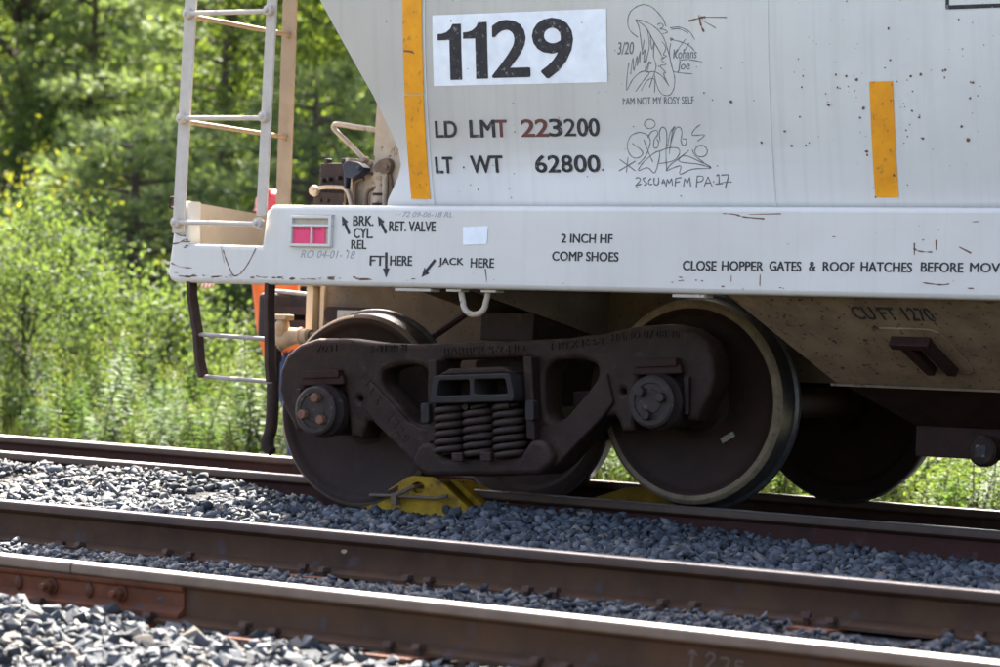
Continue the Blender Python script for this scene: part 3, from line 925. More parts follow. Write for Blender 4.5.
c = sill_surf(np.array([-.679, -.542, -.546, -.675]), np.array([1.190, 1.196, 1.118, 1.112]), np.full(4, .002))
MB().add([tuple(q) for q in c], [(0, 1, 2, 3)]).build('white_sticker', 'white_vinyl', sill, 0)
# faint chalk numbers on the sill
for t, b in (('72 09-06-18 RL', (-1.02, -.74, 1.232, 1.256)), ('RO 04-01- 18', (-1.60, -1.28, 1.045, 1.080))):
    tag(letters(t, b, 'chalk', sill_surf, sill, bold=0, shear=.3, thick=.0006, name='chalk_note'), kind='stuff')

# ---- wear: scratches and rust chips
SCR = [[(-2.385, 1.165), (-2.342, 1.142), (-2.300, 1.138)], [(-2.390, 1.100), (-2.335, 1.107), (-2.296, 1.129)], [(-2.386, 1.011), (-2.322, .993), (-2.253, .990)], [(-2.066, 1.075), (-2.039, 1.020), (-1.993, .957), (-1.928, .994), (-1.866, 1.087)],
       [(-2.079, 1.089), (-2.057, 1.016)], [(.797, 1.252), (.951, 1.255)], [(.665, 1.255), (.724, 1.252), (.773, 1.241), (.871, 1.234)], [(1.573, 1.122), (1.601, 1.110), (1.660, 1.107)], [(1.577, 1.142), (1.579, 1.094)],
       [(1.676, 1.155), (1.677, 1.115)], [(1.780, 1.128), (1.834, 1.105)], [(1.62, .985), (1.70, .978), (1.74, .982)], [(.72, 1.0), (.72, .975)], [(.86, 1.005), (.86, .96)], [(-.55, 1.01), (-.54, .96)]]
tag(link('scratch', strokes_mesh(SCR, .0045, 'rust_chip', sill_surf, 'scratch', thick=.001, jitter=.8), sill), kind='stuff')
SCR2 = [[(.496, 2.051), (.551, 2.062), (.580, 2.065)], [(.546, 2.074), (.555, 2.033), (.570, 2.004)], [(.565, 2.065), (.683, 2.060)], [(.560, 2.053), (.629, 2.018)], [(-1.015, 1.964), (-.970, 1.959), (-.959, 1.950)]]
link('scratch', strokes_mesh(SCR2, .006, 'rust_chip', sheet_surf, 'scratch', thick=.0018, jitter=.8), near_sheet)
def chips(parent, surf, spots):
    mb = MB()
    for x, z, r in spots:
        b = blob(x, z, r, 8, .9)
        if surf is sill_surf:
            e = rr.choice((1, 1, 1.3, 2, 3.5))
            b = [(x + (q[0] - x) * e, z + (q[1] - z) * .35) for q in b]
        c = surf(np.array([q[0] for q in b] + [x]), np.array([q[1] for q in b] + [z]), np.full(len(b) + 1, .0016))
        mb.add([tuple(q) for q in c], [(k, (k + 1) % len(b), len(b)) for k in range(len(b))])
    o = mb.build('paint_chips', 'rust_chip', parent, 0)
    tag(o, kind='stuff')
rr = random.Random(5)
sp = [(rr.gauss(1.45, .33), rr.gauss(1.74, .17), abs(rr.gauss(0, .0035)) + .0018) for k in range(120)]
sp += [(rr.uniform(-.8, .8), rr.uniform(1.33, 2.15), abs(rr.gauss(0, .003)) + .002) for k in range(36)]
chips(near_sheet, sheet_surf, [(x, z, r) for x, z, r in sp if 1.32 < z < 2.25 and -1.0 < x < 2.3])
sp = [(rr.uniform(-2.38, 2.2), .950 + abs(rr.gauss(0, .010)), abs(rr.gauss(0, .006)) + .003) for k in range(22)]
sp += [(rr.uniform(-2.38, -1.2), .948 + abs(rr.gauss(0, .006)), abs(rr.gauss(0, .008)) + .004) for k in range(40)]
sp += [(rr.uniform(.3, 2.2), rr.uniform(.96, 1.25), abs(rr.gauss(0, .003)) + .002) for k in range(14)]
sp += [(-2.29 + rr.gauss(0, .02), 1.12 + rr.gauss(0, .02), .012) for k in range(9)] + [(.49 + rr.gauss(0, .05), .985 + rr.gauss(0, .01), .008) for k in range(6)]
chips(sill, sill_surf, [q for q in sp if q[1] > .948 and not (-2.29 < q[0] < -1.83 and q[1] > 1.09)])

# ---- tag holder with pink card
th = empty('tag_holder', (-1.534, SILL_Y, 1.165)); th.parent = car
mb = MB()
X0, X1, Z0_, Z1_ = -.122, .122, -.070, .072
for a in ((X0, X1, Z1_ - .014, Z1_), (X0, X1, Z0_, Z0_ + .014), (X0, X0 + .014, Z0_, Z1_), (X1 - .016, X1, Z0_, Z1_), (X0, X1, .020, .031)):
    mb.box(a[0], a[1], -.020 - .001 * len(mb.v) / 40, .0, a[2], a[3])
mb.box(.004, .012, -.0215, 0, Z0_ + .012, .021)
mb.build('holder_frame', 'sill_paint', th, 30, .003)
MB().box(X0 + .010, X1 - .010, -.004, -.001, Z0_ + .010, Z1_ - .010).build('holder_back', 'dusty_paint', th, 0)
MB().box(X0 + .018, X1 - .042, -.008, -.005, Z0_ + .016, .018).build('card', 'pink_tag', th, 0)
link('lettering', text_mesh('BAD ORDER', (-.085, .055, .006, .014), 'letter_black', lambda u, v, l: np.stack([u, -.0081 - l * .5, v], 1)), th)

# ---- side ladder and end ladder
lad = empty('ladder', (-2.07, SILL_Y, 1.28)); lad.parent = car
def stile(x0, z0, x1, z1, w_, top=4.1):
    k = (x1 - x0) / (z1 - z0)
    xt = x0 + k * (top - z0)
    MB().prism([(x0 - w_ / 2 - .07, z0), (x0 + w_ / 2 - .07, z0), (xt + w_ / 2 - .07, top), (xt - w_ / 2 - .07, top)], -1.545, -1.532).build('stile', 'ladder_paint', lad, 0, .003).matrix_parent_inverse = Matrix.Translation((2.07 + .07, -SILL_Y, -1.28))
stile(-2.336, 1.15, -2.3045, 2.238, .070)
stile(-1.8285, 1.235, -1.809, 2.22, .058)
for z in (1.200, 1.684, 2.170, 2.657, 3.144, 3.63):
    xl, xr_ = -2.336 + .0293 * (z - 1.15), -1.8285 + .0195 * (z - 1.235)
    mb = MB()
    mb.tube([(xl - .008, -1.560, z), (xr_ + .008, -1.560, z - .006)], .0115, 10)
    for xx in (xl, xr_):
        mb.lathe([(.0, -1.590), (.010, -1.588), (.013, -1.575), (.024, -1.572), (.026, -1.550), (.024, -1.5445)], (xx, 0, z), 'y', 14)
    mb.build('rung', 'ladder_paint', lad, 40).matrix_parent_inverse = Matrix.Translation((2.07, -SILL_Y, -1.28))
mb = MB()
mb.tube([(-2.352, -1.53, 1.318), (-2.395, -1.53, 1.316), (-2.399, -1.53, 1.270), (-2.360, -1.53, 1.266)], .007, 8)
mb.build('clip', 'step_steel', lad, 50).matrix_parent_inverse = Matrix.Translation((2.07, -SILL_Y, -1.28))
elad = empty('end_ladder', (-2.30, -.8, 1.27)); elad.parent = car
inv = Matrix.Translation((2.30, .8, -1.27))
MB().prism([(-2.348, -.838), (-2.262, -.838), (-2.262, -.826), (-2.336, -.826), (-2.336, -.77), (-2.348, -.77)], 1.266, 4.1, 'z').build('post', 'post_tan', elad, 0, .002).matrix_parent_inverse = inv
for z in (1.645, 2.138, 2.63, 3.12):
    mb = MB()
    mb.tube([(-2.318, -1.53, z + .024), (-2.300, -.842, z)], .0115, 10)
    mb.lathe([(.018, -.850), (.018, -.838)], (-2.300, 0, z), 'y', 12)
    mb.build('rung', 'post_tan', elad, 40).matrix_parent_inverse = inv

# ---- stirrup step below the sill
st = empty('sill_step', (-2.04, -1.49, .921)); st.parent = car
inv = Matrix.Translation((2.04, 1.49, -.921))
def flat_bar(pts, w_, t_, mat, name, parent, inv_):
    """bar of rectangular section in the xz plane: width along y is w_, thickness t_"""
    p = [Vector(q) for q in pts]
    L, R_ = [], []
    for i in range(len(p)):
        t = (p[min(i + 1, len(p) - 1)] - p[max(i - 1, 0)]).normalized()
        n_ = Vector((-t.y, t.x)) * t_ / 2
        L.append(tuple(p[i] + n_)); R_.append(tuple(p[i] - n_))
    o = MB().prism(L + R_[::-1], -1.49 - w_ / 2, -1.49 + w_ / 2).build(name, mat, parent, 40, .003)
    o.matrix_parent_inverse = inv_
flat_bar([(-2.286, .935), (-2.280, .86), (-2.250, .74), (-2.238, .70), (-2.218, .56), (-2.190, .484)], .055, .023, 'step_steel', 'leg', st, inv)
flat_bar([(-1.806, .935), (-1.806, .83), (-1.797, .70), (-1.790, .56), (-1.778, .478)], .055, .023, 'step_steel', 'leg', st, inv)
for z, xa, xb in ((.676, -2.238, -1.80), (.482, -2.192, -1.778)):
    mb = MB()
    mb.tube([(xa, -1.49, z), (xa + .02, -1.49, z + .006), (-2.0, -1.49, z + .001), (xb, -1.49, z - .004)], .0095, 10)
    mb.build('tread', 'sunlit_steel', st, 50).matrix_parent_inverse = inv

# ---- roping staple and small plate under the sill
mb = MB()
arc_ = [(-.645 + .062 * math.cos(a), -1.47, .862 + .052 * math.sin(a)) for a in np.linspace(math.pi, 2 * math.pi, 12)]
mb.tube([(-.722, -1.47, .925), (-.714, -1.47, .885)] + arc_ + [(-.576, -1.47, .885), (-.568, -1.47, .925)], .0135, 10)
mb.build('tow_loop', 'dusty_paint', car, 60)
MB().box(-.78, -.70, -1.50, -1.44, .908, .9185).box(-.59, -.51, -1.50, -1.44, .908, .9185).build('loop_weld_pad', 'dusty_paint', car, 0)
MB().box(-1.06, -.86, -1.51, -1.44, .905, .9185).build('jacking_pad', 'ladder_paint', car, 0, .002)
MB().box(.42, .58, -1.51, -1.44, .905, .9185).build('jacking_pad', 'dusty_paint', car, 0, .002)

# ---- brake valve and release rigging standing on the deck
val = empty('brake_valve', (-1.64, -1.1, 1.266)); val.parent = car
inv = Matrix.Translation((1.64, 1.1, -1.266))
def vp(mb, name, mat, bev=.004, sm=35):
    o = mb.build(name, mat, val, sm, bev)
    o.matrix_parent_inverse = inv
mb = MB()
mb.box(-1.838, -1.685, -1.12, -.98, 1.355, 1.500); mb.box(-1.822, -1.80, -1.115, -1.08, 1.500, 1.522); mb.box(-1.720, -1.698, -1.115, -1.08, 1.500, 1.522)
mb.box(-1.862, -1.838, -1.10, -1.05, 1.43, 1.47); mb.box(-1.85, -1.66, -1.14, -.96, 1.266, 1.362)
mb.box(-1.875, -1.850, -1.12, -1.05, 1.29, 1.345)
for bx, bz in ((-1.815, 1.325), (-1.77, 1.325), (-1.81, 1.42), (-1.77, 1.425), (-1.715, 1.43)):
    mb.lathe([(0, -1.150), (.010, -1.149), (.011, -1.1195 if bz > 1.36 else -1.1395)], (bx, 0, bz), 'y', 8)
vp(mb, 'valve_body', 'valve_brown', .008)
mb = MB()
mb.box(-1.682, -1.645, -1.13, -.98, 1.266, 1.500); mb.box(-1.676, -1.650, -1.14, -1.06, 1.497, 1.522); mb.box(-1.636, -1.515, -1.11, -.98, 1.266, 1.468)
mb.box(-1.640, -1.622, -1.145, -1.02, 1.266, 1.495); mb.box(-1.60, -1.51, -1.09, -.98, 1.466, 1.515)
mb.lathe([(.016, -1.14), (.016, -1.10)], (-1.575, 0, 1.515), 'y', 10)
mb.lathe([(.018, 1.266), (.032, 1.29), (.032, 1.37), (.022, 1.385), (.020, 1.42), (.028, 1.425), (.026, 1.455), (.0, 1.458)], (-1.468, -1.13, 0), 'z', 14)
mb.lathe([(.012, 1.28), (.014, 1.44)], (-1.434, -1.14, 0), 'z', 10)
mb.box(-1.50, -1.42, -1.15, -1.06, 1.425, 1.452)
vp(mb, 'pipe_bracket', 'valve_cream', .006)
mb = MB()
mb.prism(rounded([(-1.640, 1.482), (-1.610, 1.508), (-1.545, 1.497), (-1.505, 1.470), (-1.520, 1.450), (-1.565, 1.425), (-1.612, 1.425)], .015), -1.21, -1.15)
mb.prism([(-1.632, 1.45), (-1.612, 1.45), (-1.616, 1.375), (-1.630, 1.375)], -1.20, -1.165)
mb.lathe([(.0, -1.222), (.013, -1.22), (.013, -1.208)], (-1.530, 0, 1.470), 'y', 12, )
vp(mb, 'release_handle', 'navy_handle', .006)
mb = MB()
mb.prism(rounded([(-1.505, 1.478), (-1.470, 1.512), (-1.415, 1.522), (-1.392, 1.490), (-1.410, 1.445), (-1.470, 1.440)], .02), -1.15, -1.12)
mb.lathe([(.012, -1.158), (.012, -1.10)], (-1.42, 0, 1.475), 'y', 10)
vp(mb, 'lever_plate', 'dirty_steel', .004)
def smooth_path(pts, sub=6):
    p = [Vector(q) for q in pts]
    out = []
    for i in range(len(p) - 1):
        a, b, c, d_ = p[max(i - 1, 0)], p[i], p[i + 1], p[min(i + 2, len(p) - 1)]
        for j in range(sub):
            t = j / sub
            out.append(.5 * ((2 * b) + (c - a) * t + (2 * a - 5 * b + 4 * c - d_) * t * t + (3 * b - a - 3 * c + d_) * t ** 3))
    return out + [p[-1]]
mb = MB().tube(smooth_path([(-1.555, -1.10, 1.488), (-1.66, -1.10, 1.570), (-1.765, -1.10, 1.648), (-1.785, -1.10, 1.672), (-1.760, -1.10, 1.682), (-1.65, -1.10, 1.668), (-1.520, -1.10, 1.650), (-1.455, -1.10, 1.615), (-1.42, -1.10, 1.545), (-1.408, -1.11, 1.49)]), .0125, 10)
vp(mb, 'grab_iron', 'valve_cream', 0, 60)
mb = MB().tube(smooth_path([(-1.85, -1.15, 1.372), (-1.80, -1.15, 1.385), (-1.72, -1.15, 1.386), (-1.66, -1.15, 1.378), (-1.625, -1.16, 1.335), (-1.60, -1.17, 1.275)]), .010, 10)
mb.lathe([(.0, -.02), (.024, -.014), (.027, 0), (.024, .014), (.0, .02)], (-1.845, -1.15, 1.370), 'y', 14)
vp(mb, 'release_rod', 'valve_cream', 0, 60)
for pts_, r_ in (([(-1.60, -1.15, 1.27), (-1.60, -1.15, 1.40), (-1.56, -1.14, 1.425)], .009), ([(-1.545, -1.13, 1.27), (-1.545, -1.13, 1.36), (-1.50, -1.13, 1.385), (-1.468, -1.13, 1.385)], .008),
                 ([(-1.655, -1.15, 1.27), (-1.655, -1.15, 1.46), (-1.63, -1.13, 1.49), (-1.585, -1.10, 1.50)], .007), ([(-1.40, -1.13, 1.27), (-1.402, -1.13, 1.38), (-1.42, -1.13, 1.45)], .010)):
    vp(MB().tube(smooth_path(pts_, 4), r_, 8), 'air_pipe', 'dirty_steel', 0, 60)
for bx_, bz_ in ((-1.662, 1.48), (-1.662, 1.31), (-1.60, 1.45), (-1.53, 1.45), (-1.53, 1.29), (-1.60, 1.29)):
    vp(MB().prism([(bx_ + .009 * math.cos(a), bz_ + .009 * math.sin(a)) for a in np.linspace(0, 2 * math.pi, 6, endpoint=False)], -1.156, -1.10), 'bolt_head', 'dirty_steel', .001)
for cz_ in (1.30, 1.345):
    vp(MB().lathe([(.020, cz_), (.036, cz_ + .003), (.036, cz_ + .014), (.020, cz_ + .017)], (-1.468, -1.13, 0), 'z', 12), 'pipe_union', 'valve_brown', 0)

# ---- centre sill, coupler, brake pipe and hose at the car's end
csl = MB().box(-2.48, 9, -.33, .33, .56, 1.05).build('centre_sill', 'under_paint', car, 0)
mb = MB().box(-2.530, -2.485, -.37, .37, .58, 1.22).box(-2.55, -2.45, -.40, -.33, .94, .962)
mb.build('striker_plate', 'lit_tan', car, 0, .003)
MB().box(-2.46, -2.435, -.345, -.331, .60, .95).build('striker_rib', 'lit_tan', car, 0)
mb = MB()
mb.prism(rounded([(-2.425, .768), (-2.07, .768), (-2.07, .842), (-2.425, .842)], .03), -.352, -.331)
mb.build('carrier_slot', 'cast_dark', csl, 30)
MB().box(-2.335, -2.20, -.362, -.340, .760, .826).build('slot_key', 'dusty_paint', csl, 0, .003)
cp = empty('coupler', (-2.6, 0, .72)); cp.parent = car
inv = Matrix.Translation((2.6, 0, -.72))
mb = MB()
mb.prism([(-2.52, -.16), (-2.52, .16), (-2.82, .12), (-2.90, .20), (-3.00, .21), (-3.01, .05), (-2.95, .02), (-2.97, -.06), (-3.03, -.09), (-2.99, -.20), (-2.88, -.21), (-2.80, -.16)], .66, .905, 'z')
o = mb.build('coupler_head', 'valve_brown', cp, 0, .02, 3); o.matrix_parent_inverse = inv
for z0, z1 in ((.797, .838), (.728, .770)):
    o = MB().prism(rounded([(-2.86, z0), (-2.56, z0), (-2.56, z1), (-2.86, z1)], .01), -.30, -.15).build('cored_slot', 'cast_dark', cp, 30); o.matrix_parent_inverse = inv
o = MB().tube([(-2.96, -.17, .914), (-2.86, -.17, .912), (-2.74, -.15, .904), (-2.62, -.14, .892)], .012, 8).build('lift_chain', 'sunlit_steel', cp, 50); o.matrix_parent_inverse = inv
bh = empty('brake_hose', (-2.55, -.45, .70)); bh.parent = car
inv = Matrix.Translation((2.55, .45, -.70))
mb = MB().tube([(-2.47, -.45, .694), (-2.0, -.45, .700)], .021, 12).lathe([(.032, -2.44), (.032, -2.42)], (0, -.45, .694), 'x', 12)
o = mb.build('brake_pipe', 'under_paint', bh, 40); o.matrix_parent_inverse = inv
mb = MB()
mb.tube([(-2.62, -.45, .655), (-2.60, -.45, .675), (-2.54, -.45, .690), (-2.44, -.45, .694)], [.040, .050, .042, .034], 14)
mb.tube([(-2.60, -.47, .70), (-2.585, -.48, .745), (-2.575, -.48, .785)], [.040, .036, .022], 12)
mb.box(-2.625, -2.535, -.515, -.45, .768, .795)
mb.lathe([(.030, -2.50), (.043, -2.497), (.043, -2.475), (.030, -2.472)], (0, -.45, .692), 'x', 12)
mb.tube([(-2.60, -.45, .68), (-2.635, -.46, .62)], [.036, .03], 12)
o = mb.build('angle_cock', 'brass_cast', bh, 40, .004); o.matrix_parent_inverse = inv
mb = MB().tube(smooth_path([(-2.63, -.46, .64), (-2.640, -.47, .58), (-2.625, -.49, .45), (-2.612, -.50, .32), (-2.62, -.50, .22), (-2.645, -.50, .165)]), .032, 14)
mb.lathe([(.037, .60), (.037, .56)], (-2.638, -.47, 0), 'z', 12)
mb.tube([(-2.640, -.50, .175), (-2.630, -.50, .13), (-2.605, -.50, .115)], [.036, .034, .025], 10)
o = mb.build('hose', 'rubber', bh, 40); o.matrix_parent_inverse = inv

# ---- body bolster, brake rod, hopper chute with discharge gate
mb = MB()
mb.prism([(-1.42, .925), (-1.42, 1.25), (1.42, 1.25), (1.42, .925), (.33, .72), (-.33, .72)], -1.06, -1.045, 'x').prism([(-1.42, .925), (-1.42, 1.25), (1.42, 1.25), (1.42, .925), (.33, .72), (-.33, .72)], -.74, -.725, 'x')
mb.box(-1.06, -.725, -1.42, 1.42, 1.2, 1.215)
mb.build('body_bolster', 'under_paint', car, 0)
MB().box(-1.04, -.74, -.9, -.55, .70, .83).build('side_bearing', 'cast_dark', car, 0, .006)
MB().tube([(-1.75, -.55, .62), (-1.43, -.70, .732), (-1.14, -.70, .905), (-1.0, -.70, 1.0)], .018, 8).build('brake_rod', 'cast_red', car, 40)
ch = empty('hopper_chute', (1.9, 0, .26)); ch.parent = car
inv = Matrix.Translation((-1.9, 0, -.26))
def cpart(o):
    o.matrix_parent_inverse = inv
    return o
for sg in (-1, 1):
    cpart(slab([(.65, sg * 1.45, .935), (3.25, sg * 1.45, .935), (3.0, sg * .90, .569), (.88, sg * .90, .569)], .010 * sg).build('chute_side', 'chute_paint', ch, 0))
cpart(slab([(.65, -1.45, .935), (.88, -.90, .569), (.88, .90, .569), (.65, 1.45, .935)], -.010).build('chute_end', 'chute_paint', ch, 0))
cpart(slab([(3.25, -1.45, .935), (3.0, -.90, .569), (3.0, .90, .569), (3.25, 1.45, .935)], .010).build('chute_end', 'chute_paint', ch, 0))
cpart(MB().box(.86, 3.02, -.945, .945, .556, .567).build('gate_flange', 'under_paint', ch, 0, .002))
b0, b1 = [(.90, -.88), (2.98, -.88), (2.98, .88), (.90, .88)], [(1.08, -.60), (2.80, -.60), (2.80, .60), (1.08, .60)]
cpart(MB().add([(x, y, .555) for x, y in b0] + [(x, y, .40) for x, y in b1], [(0, 1, 5, 4), (1, 2, 6, 5), (2, 3, 7, 6), (3, 0, 4, 7), (4, 5, 6, 7), (0, 3, 2, 1)]).build('lower_hopper', 'cast_red', ch, 0))
cpart(MB().box(1.085, 2.795, -.605, .605, .268, .399).build('gate_frame', 'cast_red', ch, 0, .006))
mb = MB().lathe([(.062, -.606), (.066, -.62), (.066, -.66), (.055, -.672), (.040, -.674)], (1.44, 0, .305), 'y', 20)
cpart(mb.build('capstan', 'cast_dark', ch, 35))
cpart(MB().box(1.415, 1.465, -.678, -.672, .280, .330).build('capstan_socket', 'letter_black', ch, 0))
# stencil and vibrator bracket on the chute side
def chute_surf(u, v, l):
    t = (.935 - v) / .366
    y = -1.45 + .55 * t
    return np.stack([u, y - l * .55, v - l * .83], 1)
lt = text_mesh('CU FT 1270', (1.205, 1.575, .845, .895), 'letter_black', chute_surf, bold=.03, thick=.011)
cpart(link('lettering', lt, ch))
def chute_pad(poly, th, mat, name, bev=.003):
    a = chute_surf(np.array([p[0] for p in poly]), np.array([p[1] for p in poly]), np.full(len(poly), .001))
    b = chute_surf(np.array([p[0] for p in poly]), np.array([p[1] for p in poly]), np.full(len(poly), th))
    k = len(poly)
    cpart(MB().add([tuple(q) for q in a] + [tuple(q) for q in b], [tuple(range(k)), tuple(range(2 * k - 1, k - 1, -1))] + [(i, (i + 1) % k, k + (i + 1) % k, k + i) for i in range(k)]).build(name, mat, ch, 30, bev))
chute_pad(round_some([(1.10, .915), (1.66, .915), (1.66, .60), (1.10, .60)], {1: .10, 2: .08, 0: .05, 3: .05}), .007, 'chute_paint', 'doubler_plate')
chute_pad(round_some([(1.28, .815), (1.56, .815), (1.60, .64), (1.30, .64)], {1: .06, 2: .04}), .016, 'chute_paint', 'bracket_plate')
chute_pad([(1.315, .785), (1.50, .785), (1.495, .765), (1.318, .765)], .060, 'cast_red', 'bracket_bar')
chute_pad([(1.35, .766), (1.40, .766), (1.43, .66), (1.395, .66)], .055, 'cast_red', 'bracket_bar')
chute_pad([(1.45, .766), (1.495, .766), (1.53, .66), (1.49, .66)], .055, 'cast_red', 'bracket_bar')

# ================================================================== THE BOGIE
PSI, ZL, ZR, WB = .07497, -.1242, .0037, 1.778
ux = Vector((math.cos(PSI) * WB, math.sin(PSI) * WB, ZR - ZL)).normalized()
uy = Vector((-math.sin(PSI), math.cos(PSI), 0))
uz = ux.cross(uy)
bog = empty('bogie')
bm4 = Matrix((ux, uy, uz)).transposed().to_4x4()
bm4.translation = Vector((0, .0051, .457 + ZR))
bog.parent = car
bog.matrix_parent_inverse = car.matrix_basis.inverted()
bog.matrix_basis = bm4
CS = -WB / 2
def sym(right):
    """mirror a right-hand half outline (s,z) about the bogie centre"""
    return [(CS + s, z) for s, z in right] + [(CS - s, z) for s, z in right[::-1] if s > 1e-6]
half = [(0, .288), (.40, .291), (.60, .304), (.78, .330), (.93, .335), (1.03, .312), (1.11, .262), (1.15, .19), (1.158, .10), (1.135, .03), (1.085, -.05), (1.066, -.086), (1.018, -.086), (1.008, -.0),
        (1.000, .10), (.985, .135), (.800, .135), (.778, .10), (.768, .0), (.752, -.125), (.690, -.130), (.676, -.085), (.655, -.055), (.60, -.060), (.36, -.272), (.30, -.306), (0, -.314)]
spring_win = [(-.235, .214), (.235, .214), (.246, -.15), (.19, -.222), (-.19, -.222), (-.246, -.15)]
tri = rounded([(.300, .150), (.36, .196), (.48, .200), (.575, .170), (.575, .110), (.415, -.055), (.375, -.076), (.315, -.070), (.300, -.01)], .05, 3)
hole = [(.700 + .013 * math.cos(a), .048 + .013 * math.sin(a)) for a in np.linspace(0, 2 * math.pi, 12, endpoint=False)]
def cs(pl, sg=1):
    return [(CS + sg * s, z) for s, z in pl]
for sg in (-1, 1):
    y0, y1 = (-1.085, -.925) if sg < 0 else (.925, 1.085)
    sf = plate('side_frame', sym(half), [cs(rounded(spring_win, .02, 2)), cs(tri), cs(tri, -1), cs(hole), cs(hole, -1)], y0, y1, 'cast_dark', bog, .022)
    # flange of the box section, standing proud along the lower chord and the top
    if sg < 0:
        near_frame = sf
        hp_ = [(.66, .0), (.60, -.068), (.36, -.272), (.30, -.304)]
        ip_ = [(.195, -.232), (.25, -.158), (.275, -.10), (.36, -.088), (.42, -.06), (.585, .095), (.63, .13)]
        MB().prism(cs([(-a, b) for a, b in hp_[::1]] + hp_[::-1] + ip_[::-1] + [(-a, b) for a, b in ip_]), -1.102, -1.07).build('frame_flange', 'cast_dark', bog, 0, .010, 3)
        MB().prism(cs([(-.375, -.235), (-.345, -.280), (-.295, -.310), (.295, -.310), (.345, -.280), (.375, -.235), (.335, -.165), (.264, -.150), (.200, -.232), (-.200, -.232), (-.264, -.150), (-.335, -.165)]), -1.150, -1.08).build('spring_seat', 'cast_dark', bog, 30, .024, 4)
        for k in (-1, 1):
            MB().prism(cs([(k * .23, .215), (k * .275, .215), (k * .285, -.16), (k * .24, -.15)]), -1.15, -1.06).build('column_guide', 'cast_dark', bog, 0, .008)
            MB().prism(cs(rounded([(k * .255, .02), (k * .30, .02), (k * .30, -.07), (k * .255, -.07)], .012, 2)), -1.18, -1.14).build('friction_wedge', 'bolster_grey', bog, 30, .004)
# bearings: adapter, cap with three bolts, red retaining bar
for ax in (0, -WB):
    sdir = 1 if ax == 0 else -1
    mb = MB()
    mb.lathe([(.115, -.90), (.115, -1.06), (.122, -1.062), (.124, -1.115), (.112, -1.135), (.108, -1.150), (.113, -1.155), (.113, -1.167), (.102, -1.174), (.082, -1.174), (.079, -1.168), (.055, -1.168), (.050, -1.172), (.0, -1.172)], (ax, 0, 0), 'y', 40)
    cap = mb.build('bearing_cap', 'bearing_cap', bog, 30)
    for k in range(3):
        a = math.radians(60 + 120 * k + (15 if ax else 75))
        hx = [(ax + .060 * math.cos(a) + .024 * math.cos(b), .060 * math.sin(a) + .024 * math.sin(b)) for b in [math.radians(60 * j + 20 * k) for j in range(6)]]
        MB().prism(hx, -1.200, -1.166).build('cap_bolt', 'bolt_rust' if ax else 'bearing_cap', bog, 0, .005)
    MB().prism([(ax - .125, .118), (ax + .125, .118), (ax + .118, .16), (ax - .118, .16)], -1.115, -.93).build('bearing_adapter', 'cast_red', bog, 0, .006)
    MB().prism([(ax - .100, .150), (ax + .105, .150), (ax + .105, .185), (ax - .100, .185)], -1.128, -1.06).build('retaining_key', 'cast_red', bog, 0, .004)
    MB().prism(rounded([(ax - .105, .12), (ax + .10, .12), (ax + .115, .07), (ax + .10, -.07), (ax - .095, -.09), (ax - .12, .0)], .03, 3), -1.04, -.96).build('bearing_housing', 'cast_red', bog, 0, .01)
    MB().prism([(ax + sdir * .125, .105), (ax + sdir * .155, .105), (ax + sdir * .15, -.06), (ax + sdir * .128, -.06)], -1.105, -1.0).build('jaw_lip', 'cast_dark', bog, 0, .006)
# wheels and axles
R0 = .457
WP = [(.075, -1.0), (.085, -.80), (.115, -.79), (.135, -.765), (.16, -.755), (.24, -.765), (.33, -.785), (.375, -.797), (.392, -.806), (.400, -.815), (.413, -.8225), (.415, -.823), (.433, -.823), (.440, -.819), (.4515, -.805), (.457, -.74), (.462, -.712), (.476, -.702), (.4805, -.692), (.476, -.682), (.468, -.679), (.40, -.678), (.392, -.685), (.375, -.70), (.33, -.70), (.22, -.715), (.14, -.72), (.11, -.70), (.10, -.64), (.075, -.63)]
WM = []
for i in range(len(WP) - 1):
    r = (WP[i][0] + WP[i + 1][0]) / 2
    d_ = (WP[i][1] + WP[i + 1][1]) / 2
    WM.append(1 if (r > .411 and d_ < -.805) else (2 if (r > .44 and d_ > -.81) else 0))
wheel_near = MB().lathe(WP, (0, 0, 0), 'y', 96, WM).mesh('wheel', ['wheel_plate', 'wheel_rim', 'wheel_tread'], 25)
WM2 = [0 if k == 1 and WP[i][0] < .4325 else k for i, k in enumerate(WM)]
wheel_left = MB().lathe(WP, (0, 0, 0), 'y', 96, WM2).mesh('wheel', ['wheel_plate', 'dirty_steel', 'wheel_tread'], 25)
for ax in (0, -WB):
    for sg in (1, -1):
        o = link('wheel', wheel_near if (ax == 0 or sg < 0) else wheel_left, bog)
        o.location = (ax, 0, 0)
        if sg < 0:
            o.rotation_euler = (0, 0, math.pi)
        if ax == 0 and sg > 0:
            tag(o, 'wheel with bright worn rim and a small paper sticker')
    MB().lathe([(.078, -.70), (.072, -.5), (.070, 0), (.072, .5), (.078, .70)], (ax, 0, 0), 'y', 24).build('axle', 'wheel_plate', bog, 40)
# sticker on the wheel plate
mb = MB()
c_, a_ = Vector((.158, -.160)), math.radians(27)
dx_, dz_ = Vector((math.cos(a_), math.sin(a_))), Vector((-math.sin(a_), math.cos(a_)))
q = [c_ + dx_ * i * .034 + dz_ * j * .0125 for i, j in ((-1, -1), (1, -1), (1, 1), (-1, 1))]
mb.prism([tuple(p) for p in q], -.778, -.755)
mb.build('wheel_sticker', 'paper_grime', bog, 0)
